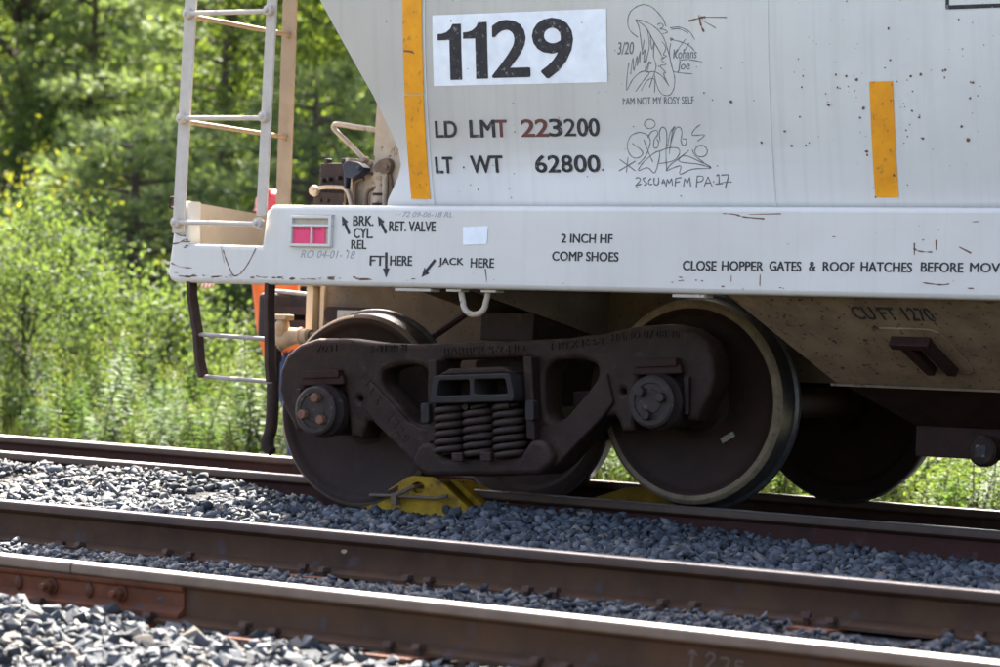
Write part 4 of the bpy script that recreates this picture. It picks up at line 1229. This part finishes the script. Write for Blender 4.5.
# bolster with open end pockets, springs
plate('bolster', cs(rounded([(-.222, .016), (.215, .016), (.222, .040), (.200, .142), (-.200, .142), (-.222, .055)], .012, 2)),
      [cs(rounded([(-.190, .050), (-.012, .050), (-.012, .118), (-.172, .118)], .012, 2)), cs(rounded([(.012, .050), (.188, .050), (.176, .118), (.012, .118)], .012, 2))], -1.215, -.80, 'bolster_grey', bog, .006)
MB().box(CS - .19, CS + .19, -1.02, -.80, .045, .125).build('bolster_core', 'cast_dark', bog, 0)
MB().box(CS - .17, CS + .17, -.93, .93, .0, .22).build('bolster_beam', 'cast_dark', bog, 0, .02)
MB().prism(cs([(-.21, .142), (.21, .142), (.14, .172), (-.14, .172)]), -1.18, -.80).build('bolster_top', 'cast_dark', bog, 0, .01)
def spring(R_, turns, h, wr):
    pts = []
    for i in range(int(turns * 20) + 1):
        a = 2 * math.pi * i / 20
        t = i / (turns * 20)
        pts.append((R_ * math.cos(a), R_ * math.sin(a), wr + (h - 2 * wr) * t))
    return MB().tube(pts, wr, 8).mesh('spring', 'spring_steel', 60)
SPR = spring(.066, 6.2, .25, .0148)
SPI = spring(.038, 8, .25, .009)
for s, y in ((-.178, -1.115), (-.020, -1.120), (.135, -1.115), (-.185, -.965), (-.02, -.965), (.150, -.965)):
    o = link('spring', SPR, bog); o.location = (CS + s, y, -.236); o.rotation_euler = (0, 0, random.uniform(0, 6))
    o = link('spring', SPI, bog); o.location = (CS + s, y, -.236)
for s in (-.095, .055):
    MB().box(CS + s - .028, CS + s + .028, -1.20, -1.17, -.245, -.205).build('spring_lug', 'cast_dark', bog, 0, .004)
# brake beams and shoes between the wheels
for bx, sg in ((-.52, 1), (-WB + .52, -1)):
    MB().box(bx - .05, bx + .05, -.88, .88, -.06, .06).build('brake_beam', 'cast_dark', bog, 0, .01)
    for y in (-.75, .75):
        arc1 = [(.482 * math.cos(a), .482 * math.sin(a)) for a in np.linspace(math.pi - .32, math.pi + .32, 7)]
        arc2 = [(.535 * math.cos(a), .535 * math.sin(a)) for a in np.linspace(math.pi + .32, math.pi - .32, 7)]
        pl = arc1 + arc2
        if sg < 0:
            pl = [(-WB - x, z) for x, z in pl]
        MB().prism(pl, y - .04, y + .04).build('brake_shoe', 'cast_dark', bog, 0, .004)
# raised casting marks and faded stencil on the near side frame
fy = -1.0851
def frame_surf(u, v, l):
    return np.stack([u, np.full_like(u, fy) - l, v], 1)
def arcf(u, v, l):
    zz = v + np.interp(u, [-.7, -.45, -.1, .1], [-.022, -.008, .016, .012])
    return np.stack([u, np.full_like(u, fy) - l, zz], 1)
for t, b, f_, m in (('7031', (-1.825, -1.71, .272, .302), frame_surf, 'cast_dark'), ('S-2120-B', (-1.52, -1.32, .262, .292), frame_surf, 'cast_dark'),
                    ('1 1/2 X 16 S-2', (-.55, -.28, .255, .285), arcf, 'cast_dark'), ('HAND 07 08 38', (-.24, .10, .262, .294), arcf, 'cast_dark')):
    tag(link('casting_mark', text_mesh(t, b, m, f_, bold=.02, thick=.005), bog), kind='stuff')
link('casting_mark', text_mesh('BARBER S-2-HD', (CS - .23, CS + .20, .236, .270), 'cast_dark', frame_surf, bold=.02, thick=.005), bog)
link('casting_mark', strokes_mesh([[(-1.64, .29), (-1.615, .312), (-1.59, .29), (-1.615, .266), (-1.64, .29)]], .007, 'bolster_grey', frame_surf, thick=.004, sub=1), bog)
dg_ = math.atan2(-.306, .254)
for k, ch_ in enumerate('FMLX 1129'):
    if ch_ != ' ':
        yk = fy if k < 2 else -1.1021
        def diag_surf(u, v, l, yk=yk):
            return np.stack([-1.567 + u * math.cos(dg_) - v * math.sin(dg_), np.full_like(u, yk) - l, .160 + u * math.sin(dg_) + v * math.cos(dg_)], 1)
        link('stencil', text_mesh(ch_, (k * .046, k * .046 + .028, -.02, .02), 'cast_red', diag_surf, bold=.01, thick=.0012), bog)

# ================================================================== DERAIL BLOCK AND CHOCK
dr = empty('derail', (-1.32, -.80, -.17))
tag(dr, 'yellow steel derail block sitting over the rail beside the derailed wheel', 'derail')
inv = Matrix.Translation((1.32, .80, .17))
def dpart(mb, name, mat, bev=.006, sm=0):
    o = mb.build(name, mat, dr, sm, bev); o.matrix_parent_inverse = inv
slot = [(-1.345 + .040 * math.cos(a), -.005 + .026 * math.sin(a)) for a in np.linspace(0, 2 * math.pi, 14, endpoint=False)]
o = plate('front_plate', [(-1.70, -.17), (-1.665, -.108), (-1.42, .036), (-1.385, .048), (-1.262, .050), (-1.225, .038), (-1.000, -.110), (-.985, -.17)], [slot], -.93, -.905, 'derail_yellow', dr, .004)
o.matrix_parent_inverse = inv
dpart(MB().prism([(-1.54, -.10), (-1.38, .030), (-1.25, .030), (-1.06, -.10)], -.900, -.80), 'body', 'derail_yellow')
dpart(MB().add([(-1.45, -.80, .015), (-1.20, -.80, .030), (-1.20, -.62, .012), (-1.52, -.62, .008), (-1.45, -.80, -.02), (-1.10, -.80, -.04), (-1.0, -.62, -.06), (-1.52, -.62, -.03)],
               [(0, 1, 2, 3), (7, 6, 5, 4), (0, 4, 5, 1), (1, 5, 6, 2), (2, 6, 7, 3), (3, 7, 4, 0)]), 'deflecting_bar', 'derail_yellow', .008)
dpart(MB().prism([(-1.24, .040), (-1.19, .035), (-.98, -.105), (-1.03, -.115)], -.84, -.72), 'ramp', 'derail_yellow')
dpart(MB().tube([(-1.345, -.90, .0), (-1.345, -.96, .0), (-1.43, -.985, -.045)], .010, 8).tube([(-1.60, -.965, -.055), (-1.44, -.975, -.048), (-1.20, -.975, -.045), (-1.14, -.97, -.030)], .009, 8)
      .box(-1.460, -1.430, -.985, -.95, -.09, -.035), 'latch_bar', 'dirty_steel', .004, 40)
for bx_, bz_ in ((-1.17, -.095), (-1.46, -.125)):
    dpart(MB().lathe([(.022, -.945), (.022, -.93)], (bx_, 0, bz_), 'y', 12), 'bolt_head', 'letter_black')
cku = empty('wheel_chock', (-.43, -.45, -.13))
tag(cku, 'dark yellow wedge lying between the rails in the bogie shade', 'wheel chock')
o = MB().prism([(-.68, -.10), (-.67, -.02), (-.47, .045), (-.38, .055), (-.14, -.02), (-.14, -.10)], -.52, -.38).build('wedge', 'chock_yellow', cku, 0, .008); o.matrix_parent_inverse = Matrix.Translation((.43, .45, .13))
o = MB().box(-.74, -.10, -.54, -.36, -.13, -.101).build('base_plate', 'chock_yellow', cku, 0, .004); o.matrix_parent_inverse = Matrix.Translation((.43, .45, .13))

# ================================================================== PERSON standing beyond the car's end
def skin_body(joints, bones):
    """joints: name -> (pos, radius or (rx, ry)); one continuous skinned surface"""
    names = list(joints)
    me = bpy.data.meshes.new('body')
    me.from_pydata([joints[k][0] for k in names], [(names.index(a), names.index(b)) for a, b in bones], [])
    o = bpy.data.objects.new('tmp', me)
    COL.objects.link(o)
    o.modifiers.new('skin', 'SKIN').use_smooth_shade = True
    for i, k in enumerate(names):
        r = joints[k][1]
        me.skin_vertices[0].data[i].radius = r if isinstance(r, tuple) else (r, r)
        me.skin_vertices[0].data[i].use_root = (k == 'pelvis')
    sb = o.modifiers.new('sub', 'SUBSURF'); sb.levels = 2; sb.render_levels = 2
    dg = bpy.context.evaluated_depsgraph_get()
    out = bpy.data.meshes.new_from_object(o.evaluated_get(dg))
    bpy.data.objects.remove(o)
    return out
J = {'pelvis': ((0, 0, .96), (.175, .125)), 'waist': ((0, 0, 1.08), (.145, .11)), 'chest': ((0, .01, 1.28), (.165, .12)), 'collar': ((0, .01, 1.43), (.12, .085)), 'neck': ((0, 0, 1.50), .058),
     'skull': ((0, -.01, 1.60), (.078, .092)), 'crown': ((0, 0, 1.69), (.065, .08)),
     'ls': ((-.185, 0, 1.41), .062), 'le': ((-.27, .05, 1.30), .047), 'lw': ((-.32, -.12, 1.275), .034), 'lh': ((-.34, -.19, 1.25), .038),
     'rs': ((.185, 0, 1.41), .062), 're': ((.255, .03, 1.13), .047), 'rw': ((.22, -.17, 1.05), .034), 'rh': ((.205, -.25, 1.04), .038),
     'lhip': ((-.03, 0, .86), .09), 'lk': ((-.10, -.015, .50), .064), 'la': ((-.105, .02, .10), .045), 'lt': ((-.115, -.16, .045), .040),
     'rhip': ((.12, 0, .86), .09), 'rk': ((.105, -.015, .50), .064), 'ra': ((.115, .02, .10), .045), 'rt': ((.130, -.16, .045), .040)}
Bn = [('pelvis', 'waist'), ('waist', 'chest'), ('chest', 'collar'), ('collar', 'neck'), ('neck', 'skull'), ('skull', 'crown'), ('collar', 'ls'), ('ls', 'le'), ('le', 'lw'), ('lw', 'lh'), ('collar', 'rs'), ('rs', 're'), ('re', 'rw'), ('rw', 'rh'),
      ('pelvis', 'lhip'), ('lhip', 'lk'), ('lk', 'la'), ('la', 'lt'), ('pelvis', 'rhip'), ('rhip', 'rk'), ('rk', 'ra'), ('ra', 'rt')]
for k_ in ('collar', 'neck', 'skull', 'crown', 'ls', 'rs'):
    J[k_] = ((J[k_][0][0] + .01,) + J[k_][0][1:], J[k_][1])
for k_ in ('lk', 'la', 'lt', 'rk', 'ra', 'rt'):
    J[k_] = ((J[k_][0][0] + .17,) + J[k_][0][1:], J[k_][1])
# five fingers on each hand
for sd, hand in (('l', J['lh'][0]), ('r', J['rh'][0])):
    k = -1 if sd == 'l' else 1
    for i, (dx, ln) in enumerate(((-.030, .062), (-.010, .075), (.010, .070), (.028, .055))):
        a, b = '%sf%da' % (sd, i), '%sf%db' % (sd, i)
        J[a] = ((hand[0] + dx, hand[1] - .05, hand[2] - .005), .009)
        J[b] = ((hand[0] + dx * 1.1, hand[1] - .05 - ln * .6, hand[2] - .015 - ln * .5), .008)
        Bn += [(sd + 'h', a), (a, b)]
    a, b = sd + 'ta', sd + 'tb'
    J[a] = ((hand[0] - k * .045, hand[1] - .02, hand[2] + .01), .010)
    J[b] = ((hand[0] - k * .052, hand[1] - .065, hand[2] - .005), .009)
    Bn += [(sd + 'h', a), (a, b)]
person = empty('person', (-4.80, 2.2, -.265))
tag(person, 'person in red hard hat, orange vest and jeans, mostly hidden behind the car end', 'person')
pm = skin_body(J, Bn)
pm.materials.clear()
for m in ('skin', 'vest_orange', 'denim', 'boot_leather', 'reflective_tape'):
    pm.materials.append(MATS[m])
for p in pm.polygons:
    c = p.center
    arm = abs(c.x) > .205 or (c.y < -.13 and c.z > 1.0)
    if c.z < .13: k = 3
    elif c.z < .80: k = 2
    elif c.z > 1.475: k = 0
    elif arm and (c.y < -.10 or c.x < -.345): k = 0
    elif 1.10 < c.z < 1.15 and not arm: k = 4
    else: k = 1
    p.material_index = k
    p.use_smooth = True
link('body', pm, person)
mb = MB()
mb.lathe([(.118, 1.655), (.120, 1.662), (.108, 1.668), (.106, 1.70), (.096, 1.735), (.072, 1.762), (.040, 1.775), (.0, 1.778)], (.01, .0, 0), 'z', 24)
mb.box(-.002, .022, -.10, .10, 1.74, 1.782)
mb.build('hard_hat', 'hat_red', person, 40, .004)
mb = MB()
for k in (-1, 1):
    mb.lathe([(.0, -.088), (.008, -.086), (.009, -.078)], (.01 + k * .030, 0, 1.615), 'y', 8)
mb.build('eyes', 'letter_black', person, 40)
MB().tube([(.01, -.098, 1.61), (.01, -.118, 1.582), (.01, -.10, 1.578)], [.008, .013, .010], 8).build('nose', 'skin', person, 60)
person.rotation_euler = (0, -.095, math.radians(25))

# ================================================================== VEGETATION
def unit(v):
    return v / np.maximum(np.linalg.norm(v, axis=1, keepdims=True), 1e-9)

def leaves(centers, length, width, up_bias=.3, droop=0., axis=None):
    """one four-cornered folded leaf per centre -> (V, F)"""
    n = len(centers)
    a = unit(RNG.normal(size=(n, 3)) + np.array([0, 0, -droop])) if axis is None else unit(axis)
    nrm = unit(RNG.normal(size=(n, 3)) + np.array([0, 0, up_bias * 3]))
    side = unit(np.cross(a, nrm))
    nn = np.cross(side, a)
    L = (length * RNG.uniform(.65, 1.25, n))[:, None]
    W = (width * RNG.uniform(.7, 1.2, n))[:, None]
    v = np.stack([centers - a * L * .5, centers + side * W * .5 + nn * W * .12 - a * L * .05, centers + a * L * .5, centers - side * W * .5 + nn * W * .12 - a * L * .05], 1)
    F = np.arange(n * 4).reshape(n, 4)
    return v.reshape(-1, 3), F

def foliage(name, C, length, width, mat, parent, tone=None, **kw):
    V, F = leaves(C, length, width, **kw)
    n = len(C)
    t = RNG.uniform(0, 1, n) if tone is None else np.clip(tone, 0, 1)
    return link(name, tri_mesh(name, V, F, np.repeat(t, 4), mat), parent)

def broadleaf(name, label, base, h, crown_r, n_clump, per, leaf, mat, crown_lo=.2, trunk_r=.12, group=None, cat='tree', lean=(0, 0), spread=.42, seed=0):
    r = np.random.default_rng(seed)
    t = empty(name, base)
    tag(t, label, cat, group)
    mb = MB()
    top = Vector((lean[0], lean[1], h * .92))
    path = [Vector((0, 0, -.3)), Vector((lean[0] * .2 + r.normal() * .05, lean[1] * .2, h * .3)), Vector((lean[0] * .55 + r.normal() * .08, lean[1] * .5, h * .6)), top]
    mb.tube(smooth_path(path, 4), [trunk_r * (1 - .85 * k / 12) for k in range(13)], 8)
    C, T = [], []
    for k in range(n_clump):
        while True:
            q = r.uniform(-1, 1, 3)
            if .25 < np.linalg.norm(q) < 1: break
        z = crown_lo * h + (q[2] * .5 + .5) * h * (1 - crown_lo)
        w = crown_r * (1 - .45 * max(0, (z / h - .55) / .45))
        c = np.array([q[0] * w + lean[0] * z / h, q[1] * w + lean[1] * z / h, z])
        if k % 3 == 0:
            j = Vector((lean[0] * z / h * .7, lean[1] * z / h * .7, max(z * .72, .1)))
            mb.tube([j, (j + Vector(c)) / 2 + Vector((0, 0, .1)), Vector(c)], [trunk_r * .35, trunk_r * .22, .008], 5, caps=False)
        sp_ = spread * r.uniform(.6, 1.3)
        m_ = int(per * r.uniform(.5, 1.3))
        C.append(c + r.normal(0, 1, (m_, 3)) * np.array([sp_, sp_, sp_ * .55]))
        T.append(np.full(m_, r.uniform(.0, .75)) + r.uniform(-.1, .35, m_))
    mb.build('trunk', 'bark', t, 60)
    foliage('crown', np.concatenate(C), leaf, leaf * .62, mat, t, np.concatenate(T), droop=.4)
    return t

def pine(name, label, base, h, reach, n_branch, seed, lo=.05, group=None, tuft=.13, per=9):
    r = np.random.default_rng(seed)
    t = empty(name, base)
    tag(t, label, 'tree', group)
    mb = MB()
    mb.tube([(0, 0, -.3), (0, 0, h * .5), (0, 0, h)], [.13, .08, .01], 8)
    C, A, T = [], [], []
    for k in range(n_branch):
        z = h * (lo + (1 - lo) * (k + r.uniform()) / n_branch)
        L = reach * (1 - .8 * z / h) * r.uniform(.7, 1.15)
        az = k * 2.4 + r.normal(0, .3)
        d = np.array([math.cos(az), math.sin(az), 0])
        tip = np.array([0, 0, z]) + d * L + np.array([0, 0, L * r.uniform(-.12, .25)])
        mid = np.array([0, 0, z]) + d * L * .55 + np.array([0, 0, L * .06])
        mb.tube([(0, 0, z), tuple(mid), tuple(tip)], [.025, .014, .005], 5, caps=False)
        tone = r.uniform(.1, .8)
        for s in np.linspace(.22, 1, int(6 + L * 9)):
            p = (np.array([0, 0, z]) * (1 - s) ** 2 + mid * 2 * s * (1 - s) + tip * s * s)
            for q in range(3):
                sd = np.cross(d, [0, 0, 1]) * r.normal(0, .20 * (1.15 - s) * L + .04) + np.array([0, 0, r.normal(0, .05)]) + d * r.uniform(0, .12)
                c = p + sd
                ax = unit((d * r.uniform(.5, 1) + sd * 2.2 + np.array([0, 0, .25]))[None])[0]
                dirs = unit(ax[None] + r.normal(0, .42, (per, 3)))
                C.append(c + dirs * tuft * .5); A.append(dirs); T.append(np.full(per, tone) + r.uniform(-.2, .3, per))
    mb.build('trunk', 'bark', t, 60)
    foliage('needles', np.concatenate(C), tuft, .019, 'needle_pine', t, np.concatenate(T), axis=np.concatenate(A))
    return t

tz = lambda x, y: float(terrain(x, y))
# middle distance, left of the car
G = 'trees along the line'
broadleaf('oak_tree', 'tall dark oak with leafy trunk rising behind the bush at the picture edge', (-17.9, 13.0, tz(-17.9, 13)), 8.6, 2.0, 120, 300, .085, 'leaf_oak', .08, .15, G, seed=1, spread=.46)
broadleaf('maple_tree', 'bright yellow green young maple glowing low between oak and ladder', (-14.3, 10.2, tz(-14.3, 10.2)), 2.5, .9, 50, 220, .07, 'leaf_yellow', .05, .05, G, seed=2, spread=.32)
pine('pine_tree', 'soft pale pine standing between the dark oak and the ladder', (-16.5, 12.6, tz(-16.5, 12.6)), 4.6, 2.1, 66, 3, .05, G)
pine('pine_tree', 'large spreading pine seen through the ladder rungs', (-13.7, 11.6, tz(-13.7, 11.6)), 7.6, 2.5, 84, 4, .04, G)
broadleaf('maple_tree', 'yellow green maple between the end ladder and the sloping hopper end', (-12.1, 12.4, tz(-12.1, 12.4)), 8.8, 2.0, 140, 300, .075, 'leaf_maple', .10, .10, G, seed=5, spread=.40)
pine('pine_tree', 'low dark pine behind the brake valve and tag holder', (-10.9, 9.6, tz(-10.9, 9.6)), 3.3, 2.0, 56, 6, .03, G)
pine('pine_tree', 'dark young pine in the shade low behind the stirrup step', (-11.9, 8.4, tz(-11.9, 8.4)), 2.7, 2.0, 54, 7, .02, G)
# behind them
F_ = 'wood behind the line'
for k, (x, y, h, r_, mt, lab) in enumerate(((-27.5, 21, 10.5, 2.8, 'leaf_oak', 'dark far oak filling the upper picture corner'), (-23.5, 22, 6.0, 2.2, 'leaf_maple', 'low far tree in blue shade above the pale pine'),
                                            (-19.6, 20, 10.5, 2.8, 'leaf_maple', 'tall far maple behind the top of the ladder'), (-15.0, 21, 10.5, 2.8, 'leaf_maple', 'tall far tree behind the sloping hopper end'),
                                            (-32.5, 24, 11.5, 3.0, 'leaf_yellow', 'sunlit far tree beyond the oak at the picture edge'))):
    broadleaf('far_tree', lab, (x, y, tz(x, y)), h, r_, 110, 230, .15, mt, .05, .16, F_, seed=20 + k, spread=.6)
# far wood as one mass
C, T = [], []
r = np.random.default_rng(40)
for k in range(240):
    x, y = r.uniform(-58, 6), r.uniform(31, 40)
    z = tz(x, y) + r.uniform(0, 13)
    m_ = 110
    C.append(np.array([x, y, z]) + r.normal(0, 1, (m_, 3)) * np.array([1.0, .8, .7])); T.append(np.full(m_, r.uniform(0, .6)) + r.uniform(0, .3, m_))
me_v, me_f = leaves(np.concatenate(C), .42, .30, droop=.4)
o = link('far_wood', tri_mesh('far_wood', me_v, me_f, np.repeat(np.clip(np.concatenate(T), 0, 1), 4), 'leaf_oak'))
tag(o, 'dark leafy mass of far woodland behind the trees', 'wood', kind='stuff')

# bushes and weeds along the line
B_ = 'bushes beyond the far rail'
def bush(label, x, y, h, r_, n_, per, mat, seed, leaf=.05):
    broadleaf('bush', label, (x, y, tz(x, y)), h, r_, n_, per, leaf, mat, .04, .03, B_, 'bush', seed=seed, spread=.20)
bush('tall sunlit bush with small shiny leaves at the picture edge beside the rail', -10.15, 5.4, 2.1, .95, 110, 150, 'leaf_bush', 51, .042)
bush('loose leafy bush arching beside the tall sunlit bush', -9.25, 6.0, 1.55, .70, 60, 110, 'leaf_bush', 52)
bush('low dark bush in shade beyond the goldenrod and stirrup step', -8.9, 7.4, 1.35, 1.0, 60, 110, 'leaf_oak', 53)
bush('dark bush in shade beyond the brake hose', -7.6, 7.0, 1.25, .9, 55, 110, 'leaf_oak', 54)
for q, (bx, by, bh, lab) in enumerate(((-2.6, 4.6, .7, 'low bush seen under the car beyond the far wheel'), (-1.4, 4.1, .6, 'low bush seen under the discharge gate'))):
    bush(lab, bx, by, bh, .55, 40, 110, 'leaf_bush', 70 + q, .045)

def weed_mesh(seed, h, bloom):
    r = np.random.default_rng(seed)
    n = 150
    z = np.linspace(.05, .99, n) * h
    az = np.arange(n) * 2.4 + r.normal(0, .3, n)
    ln = (.115 * np.sin(np.clip(z / h * 2.6 + .35, 0, math.pi)) + .025)
    d = np.stack([np.cos(az), np.sin(az), np.full(n, .25) - .5 * (1 - z / h)], 1)
    bendx = .10 * (z / h) ** 2 * r.normal()
    C = np.stack([bendx, np.zeros(n), z], 1) + unit(d) * ln[:, None] * .5
    V, F = leaves(C, 1, 1, axis=d)
    V = V.reshape(n, 4, 3)
    a = unit(d)
    side = unit(np.cross(a, np.array([0, 0, 1.0]) + r.normal(0, .2, (n, 3))))
    L = ln[:, None]
    W = ln[:, None] * .21
    V = np.stack([C - a * L * .5, C + side * W * .5, C + a * L * .5 + np.array([0, 0, -.012]), C - side * W * .5], 1).reshape(-1, 3)
    tone = np.repeat(np.clip(z / h * .8 + r.uniform(-.2, .3, n), 0, 1), 4)
    return V, F, tone, bendx[-1]
weeds = []
for k in range(10):
    h = [1.0, 1.15, .9, 1.25, .8, 1.05, .65, 1.1, .55, .95][k]
    V, F, tone, bx_ = weed_mesh(60 + k, h, k % 2)
    leaf_me = tri_mesh('leaves', V, F, np.clip(tone * (.6 + .09 * k) + .06 * (k % 3), 0, 1), 'leaf_goldenrod' if k % 4 else 'leaf_bush')
    stem_me = MB().tube([(0, 0, -.05), (bx_ * .25, 0, h * .5), (bx_, 0, h)], [.006, .005, .002], 5).mesh('stem', 'twig', 60)
    r = np.random.default_rng(80 + k)
    m_ = 46
    Cb = np.stack([bx_ + r.normal(0, .045, m_), r.normal(0, .045, m_), h - .03 + abs(r.normal(0, .07, m_))], 1)
    Vb, Fb = leaves(Cb, .035, .014, droop=-.6)
    bloom_me = tri_mesh('bloom', Vb, Fb, np.repeat(r.uniform(0, 1, m_), 4), 'bloom_goldenrod')
    weeds.append((leaf_me, stem_me, bloom_me))
r = np.random.default_rng(99)
def plant_weed(x, y, s):
    k = r.integers(0, 10)
    w = empty('goldenrod_plant', (x, y, tz(x, y)))
    w.rotation_euler = (r.normal(0, .13), r.normal(0, .13), r.uniform(0, 6.28))
    w.scale = (s, s, s)
    tag(w, 'tall leafy goldenrod stem growing in the weed strip beyond the far rail', 'weed', 'goldenrod in the weed strip')
    link('leaves', weeds[k][0], w); link('stem', weeds[k][1], w); tag(link('bloom', weeds[k][2], w), kind='stuff')
for k in range(300):
    y = 2.9 + 2.3 * r.uniform() ** 1.2
    # the strip runs along the line; leave it to what the camera can see and a step to either side
    lo = 8.35 - (y + 13.3) * 1.02 - .5
    hi = 8.35 - (y + 13.3) * .52 + .8
    x = r.uniform(lo, hi)
    px_left = (x - lo) / (hi - lo)
    if (px_left < .14 and r.uniform() < .75) or (px_left > .45 and r.uniform() < .35):
        continue
    plant_weed(x, y, r.uniform(.68, 1.0))
# grass and low herbs as one mass
n = 60000
y = 2.3 + 6.5 * RNG.uniform(size=n) ** 1.3
x = 8.35 - (y + 13.3) * RNG.uniform(.45, 1.10, n)
z = terrain(x, y)
z = np.where(y < 3.0, np.maximum(z, gz(x, y) - .02), z)
hgt = RNG.uniform(.12, .55, n) * np.clip((y - 2.1) / 1.2, .25, 1)
ax_ = unit(np.stack([RNG.normal(0, .28, n), RNG.normal(0, .28, n), np.ones(n)], 1))
C = np.stack([x, y, z], 1) + ax_ * hgt[:, None] * .5
side = unit(np.cross(ax_, RNG.normal(size=(n, 3))))
wd = .007 + .006 * RNG.uniform(size=(n, 1))
base = C - ax_ * hgt[:, None] * .5
tip = C + ax_ * hgt[:, None] * .5 + np.stack([RNG.normal(0, .05, n), RNG.normal(0, .05, n), np.zeros(n)], 1)
V = np.stack([base - side * wd, base + side * wd, C + side * wd * .9, tip, C - side * wd * .9], 1).reshape(-1, 3)
F = np.arange(n * 5).reshape(n, 5)
o = link('grass', tri_mesh('grass', V, F, np.repeat(RNG.uniform(0, 1, n), 5), 'grass_blade'))
tag(o, 'rough green grass and low herbs between rail and bushes', 'grass', kind='stuff')
